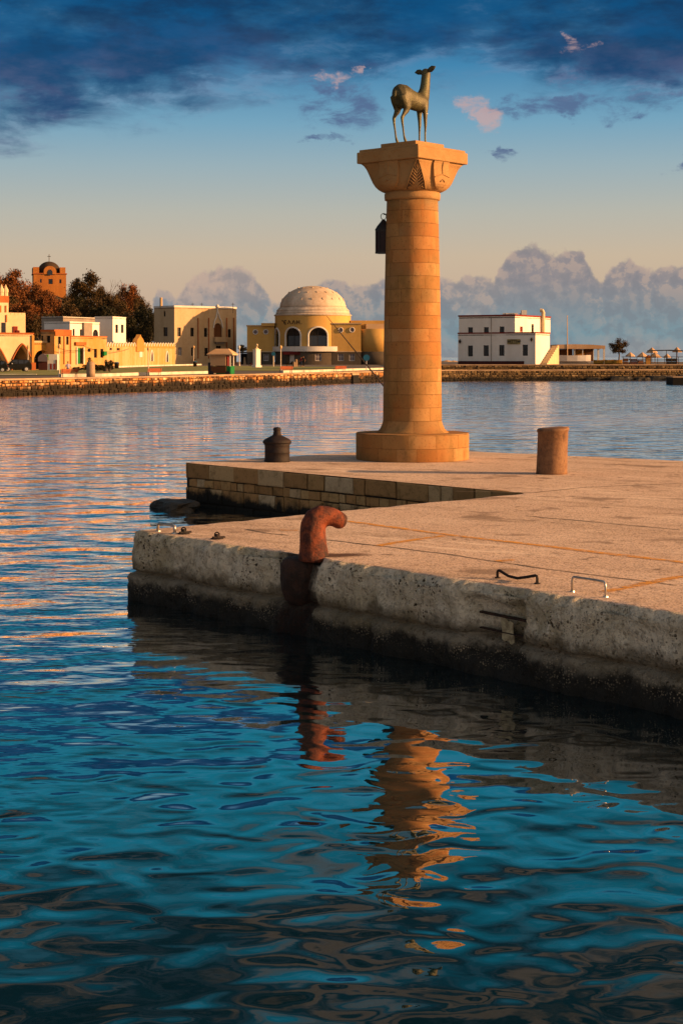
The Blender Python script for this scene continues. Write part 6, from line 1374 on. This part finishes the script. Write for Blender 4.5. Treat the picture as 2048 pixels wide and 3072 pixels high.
    dd = 250.0; ro = thing('beach_hut', 'little upright orange hut among the parasols', 'hut', (atx(px(1165), dd), dd, TER)); b = MB(); b.box((0, 0, .55), (.75, .75, 1.1)); b.build('wall', M['ochre plaster'], ro); b = MB(); b.prism([Vector((-.5, -.5, 1.1)), Vector((.5, -.5, 1.1)), Vector((.1, -.5, 1.5))], (0, 1, 0)); b.build('roof', M['orange trim'], ro)
terrace()
# ------------------------------------------------------------------ clutter on the far promenade
def clutter():
    d = 440.0; X = lambda px: atx(px, d); z = lambda py: zat(py, d)
    r = thing('market_booth', 'low black booth with a flat canopy beside the grey monument, before the round building', 'booth', (X(742), d, G))
    b = MB(); b.box(((X(722)+X(765))/2, d+1.5, (G+z(1060))/2), (X(765)-X(722), 3, z(1060)-G)); b.build('wall', M['cloth dark'], r, world=True)
    b = MB(); b.box(((X(715)+X(768))/2, d+1.2, z(1057)), (X(768)-X(715), 4.6, .35)); b.build('canopy', M['black_iron'], r, world=True)
    b = MB(); b.prism([Vector((X(731), d-1.5, G)), Vector((X(739), d-1.5, G)), Vector((X(736), d-.6, z(1071))), Vector((X(732), d-.6, z(1071)))], (0, .1, 0)); o = b.build('display_board', M['pale canvas'], None); tag(o, 'leaning tan display board in front of the black booth', 'board')
    for i, (px, y, lab) in enumerate(((878, 1098, 'dark leafy shrub in a pot before the white door'), (893, 1099, 'dark shrub in a pot at the foot of the brown mast'), (862, 1099, 'low dark shrub by the amber lamp'))):
        tree(px, y-16, y-3, 15, dep(y, G), 'leaf_dark', lab, 600+i, group=None, ground=G, name='potted_shrub', var=i % 2, cat='shrub')
    for i, (px, y, lab) in enumerate(((882, 1101, 'short sandstone post on the lawn, first of the group by the mast'), (888, 1100, 'taller sandstone post on the lawn by the mast'))):
        b = MB(); b.lathe([(.30, 0), (.28, .9+.5*i), (.30, 1.0+.5*i), (.1, 1.1+.5*i)], 10); o = b.build('stone_post', M['coping'], smooth=False); o.location = gp(px, y, G); tag(o, lab, 'post')
    def moped(px, y, rz, lab):
        p = gp(px, y, G); r = thing('moped', lab, 'moped', p, rz)
        for x in (-.6, .6):
            b = MB(); b.tube([(x+.26*math.cos(a*math.pi/9), 0, .28+.26*math.sin(a*math.pi/9)) for a in range(19)], .06, 6, cap=False); b.build('wheel', M['tyre'], r)
        b = MB(); b.tube([(-.6, 0, .45), (-.35, 0, .62), (0, 0, .35), (.3, 0, .4), (.5, 0, .95)], [(.14, .12), (.16, .14), (.13, .06), (.13, .08), (.06, .06)], 8, (0, 1, 0)); b.build('body', M['dark red'], r, smooth=True)
        b = MB(); b.tube([(-.7, 0, .74), (-.4, 0, .80), (-.05, 0, .76)], [(.12, .06), (.15, .07), (.1, .05)], 8, (0, 1, 0)); b.build('saddle', M['tyre'], r, smooth=True)
        b = MB(); b.tube([(.5, -.3, 1.0), (.53, 0, .98), (.5, .3, 1.0)], .03, 6); b.build('handlebar', M['black_iron'], r)
    moped(706, 1098, R(20), 'red and black moped parked between the kiosk and the white lamp'); moped(756, 1098, R(-35), 'dark red moped parked against the black booth')
    # overhead wires on the old houses
    for a, c, sag, lab in (((170, 1040), (250, 1046), .5, 'thin black overhead wire from the corner bay to the green door house'), ((250, 1037), (395, 1042), 1.0, 'thin black overhead wire along the ochre garden wall')):
        d0, d1 = 258.0, 262.0 if c[0] < 300 else 330.0; p, q = Vector((atx(a[0], d0), d0, zat(a[1], d0))), Vector((atx(c[0], d1), d1, zat(c[1], d1))); b = MB()
        b.tube([p.lerp(q, i/12)-Vector((0, 0, sag*4*(i/12)*(1-i/12))) for i in range(13)], .035, 4); tag(b.build('overhead_wire', M['black_iron']), lab, 'wire')
    # aerials and pipes on the cream block roof
    for i, (px, lab) in enumerate(((575, 'short roof aerial on the cream block, next to its lit cornice'), (603, 'second roof aerial on the cream block, before the finial'), (697, 'roof aerial at the far corner of the cream block'))):
        dd = 441.0; x = atx(px, dd); b = MB(); z0 = zat(922, dd)-.5; b.tube([(x, dd+2, z0-1.0), (x, dd+2, z0+1.9)], .07, 5); b.tube([(x-.5, dd+2, z0+1.5), (x+.5, dd+2, z0+1.5)], .05, 4); tag(b.build('roof_aerial', M['black_iron']), lab, 'aerial')
clutter()
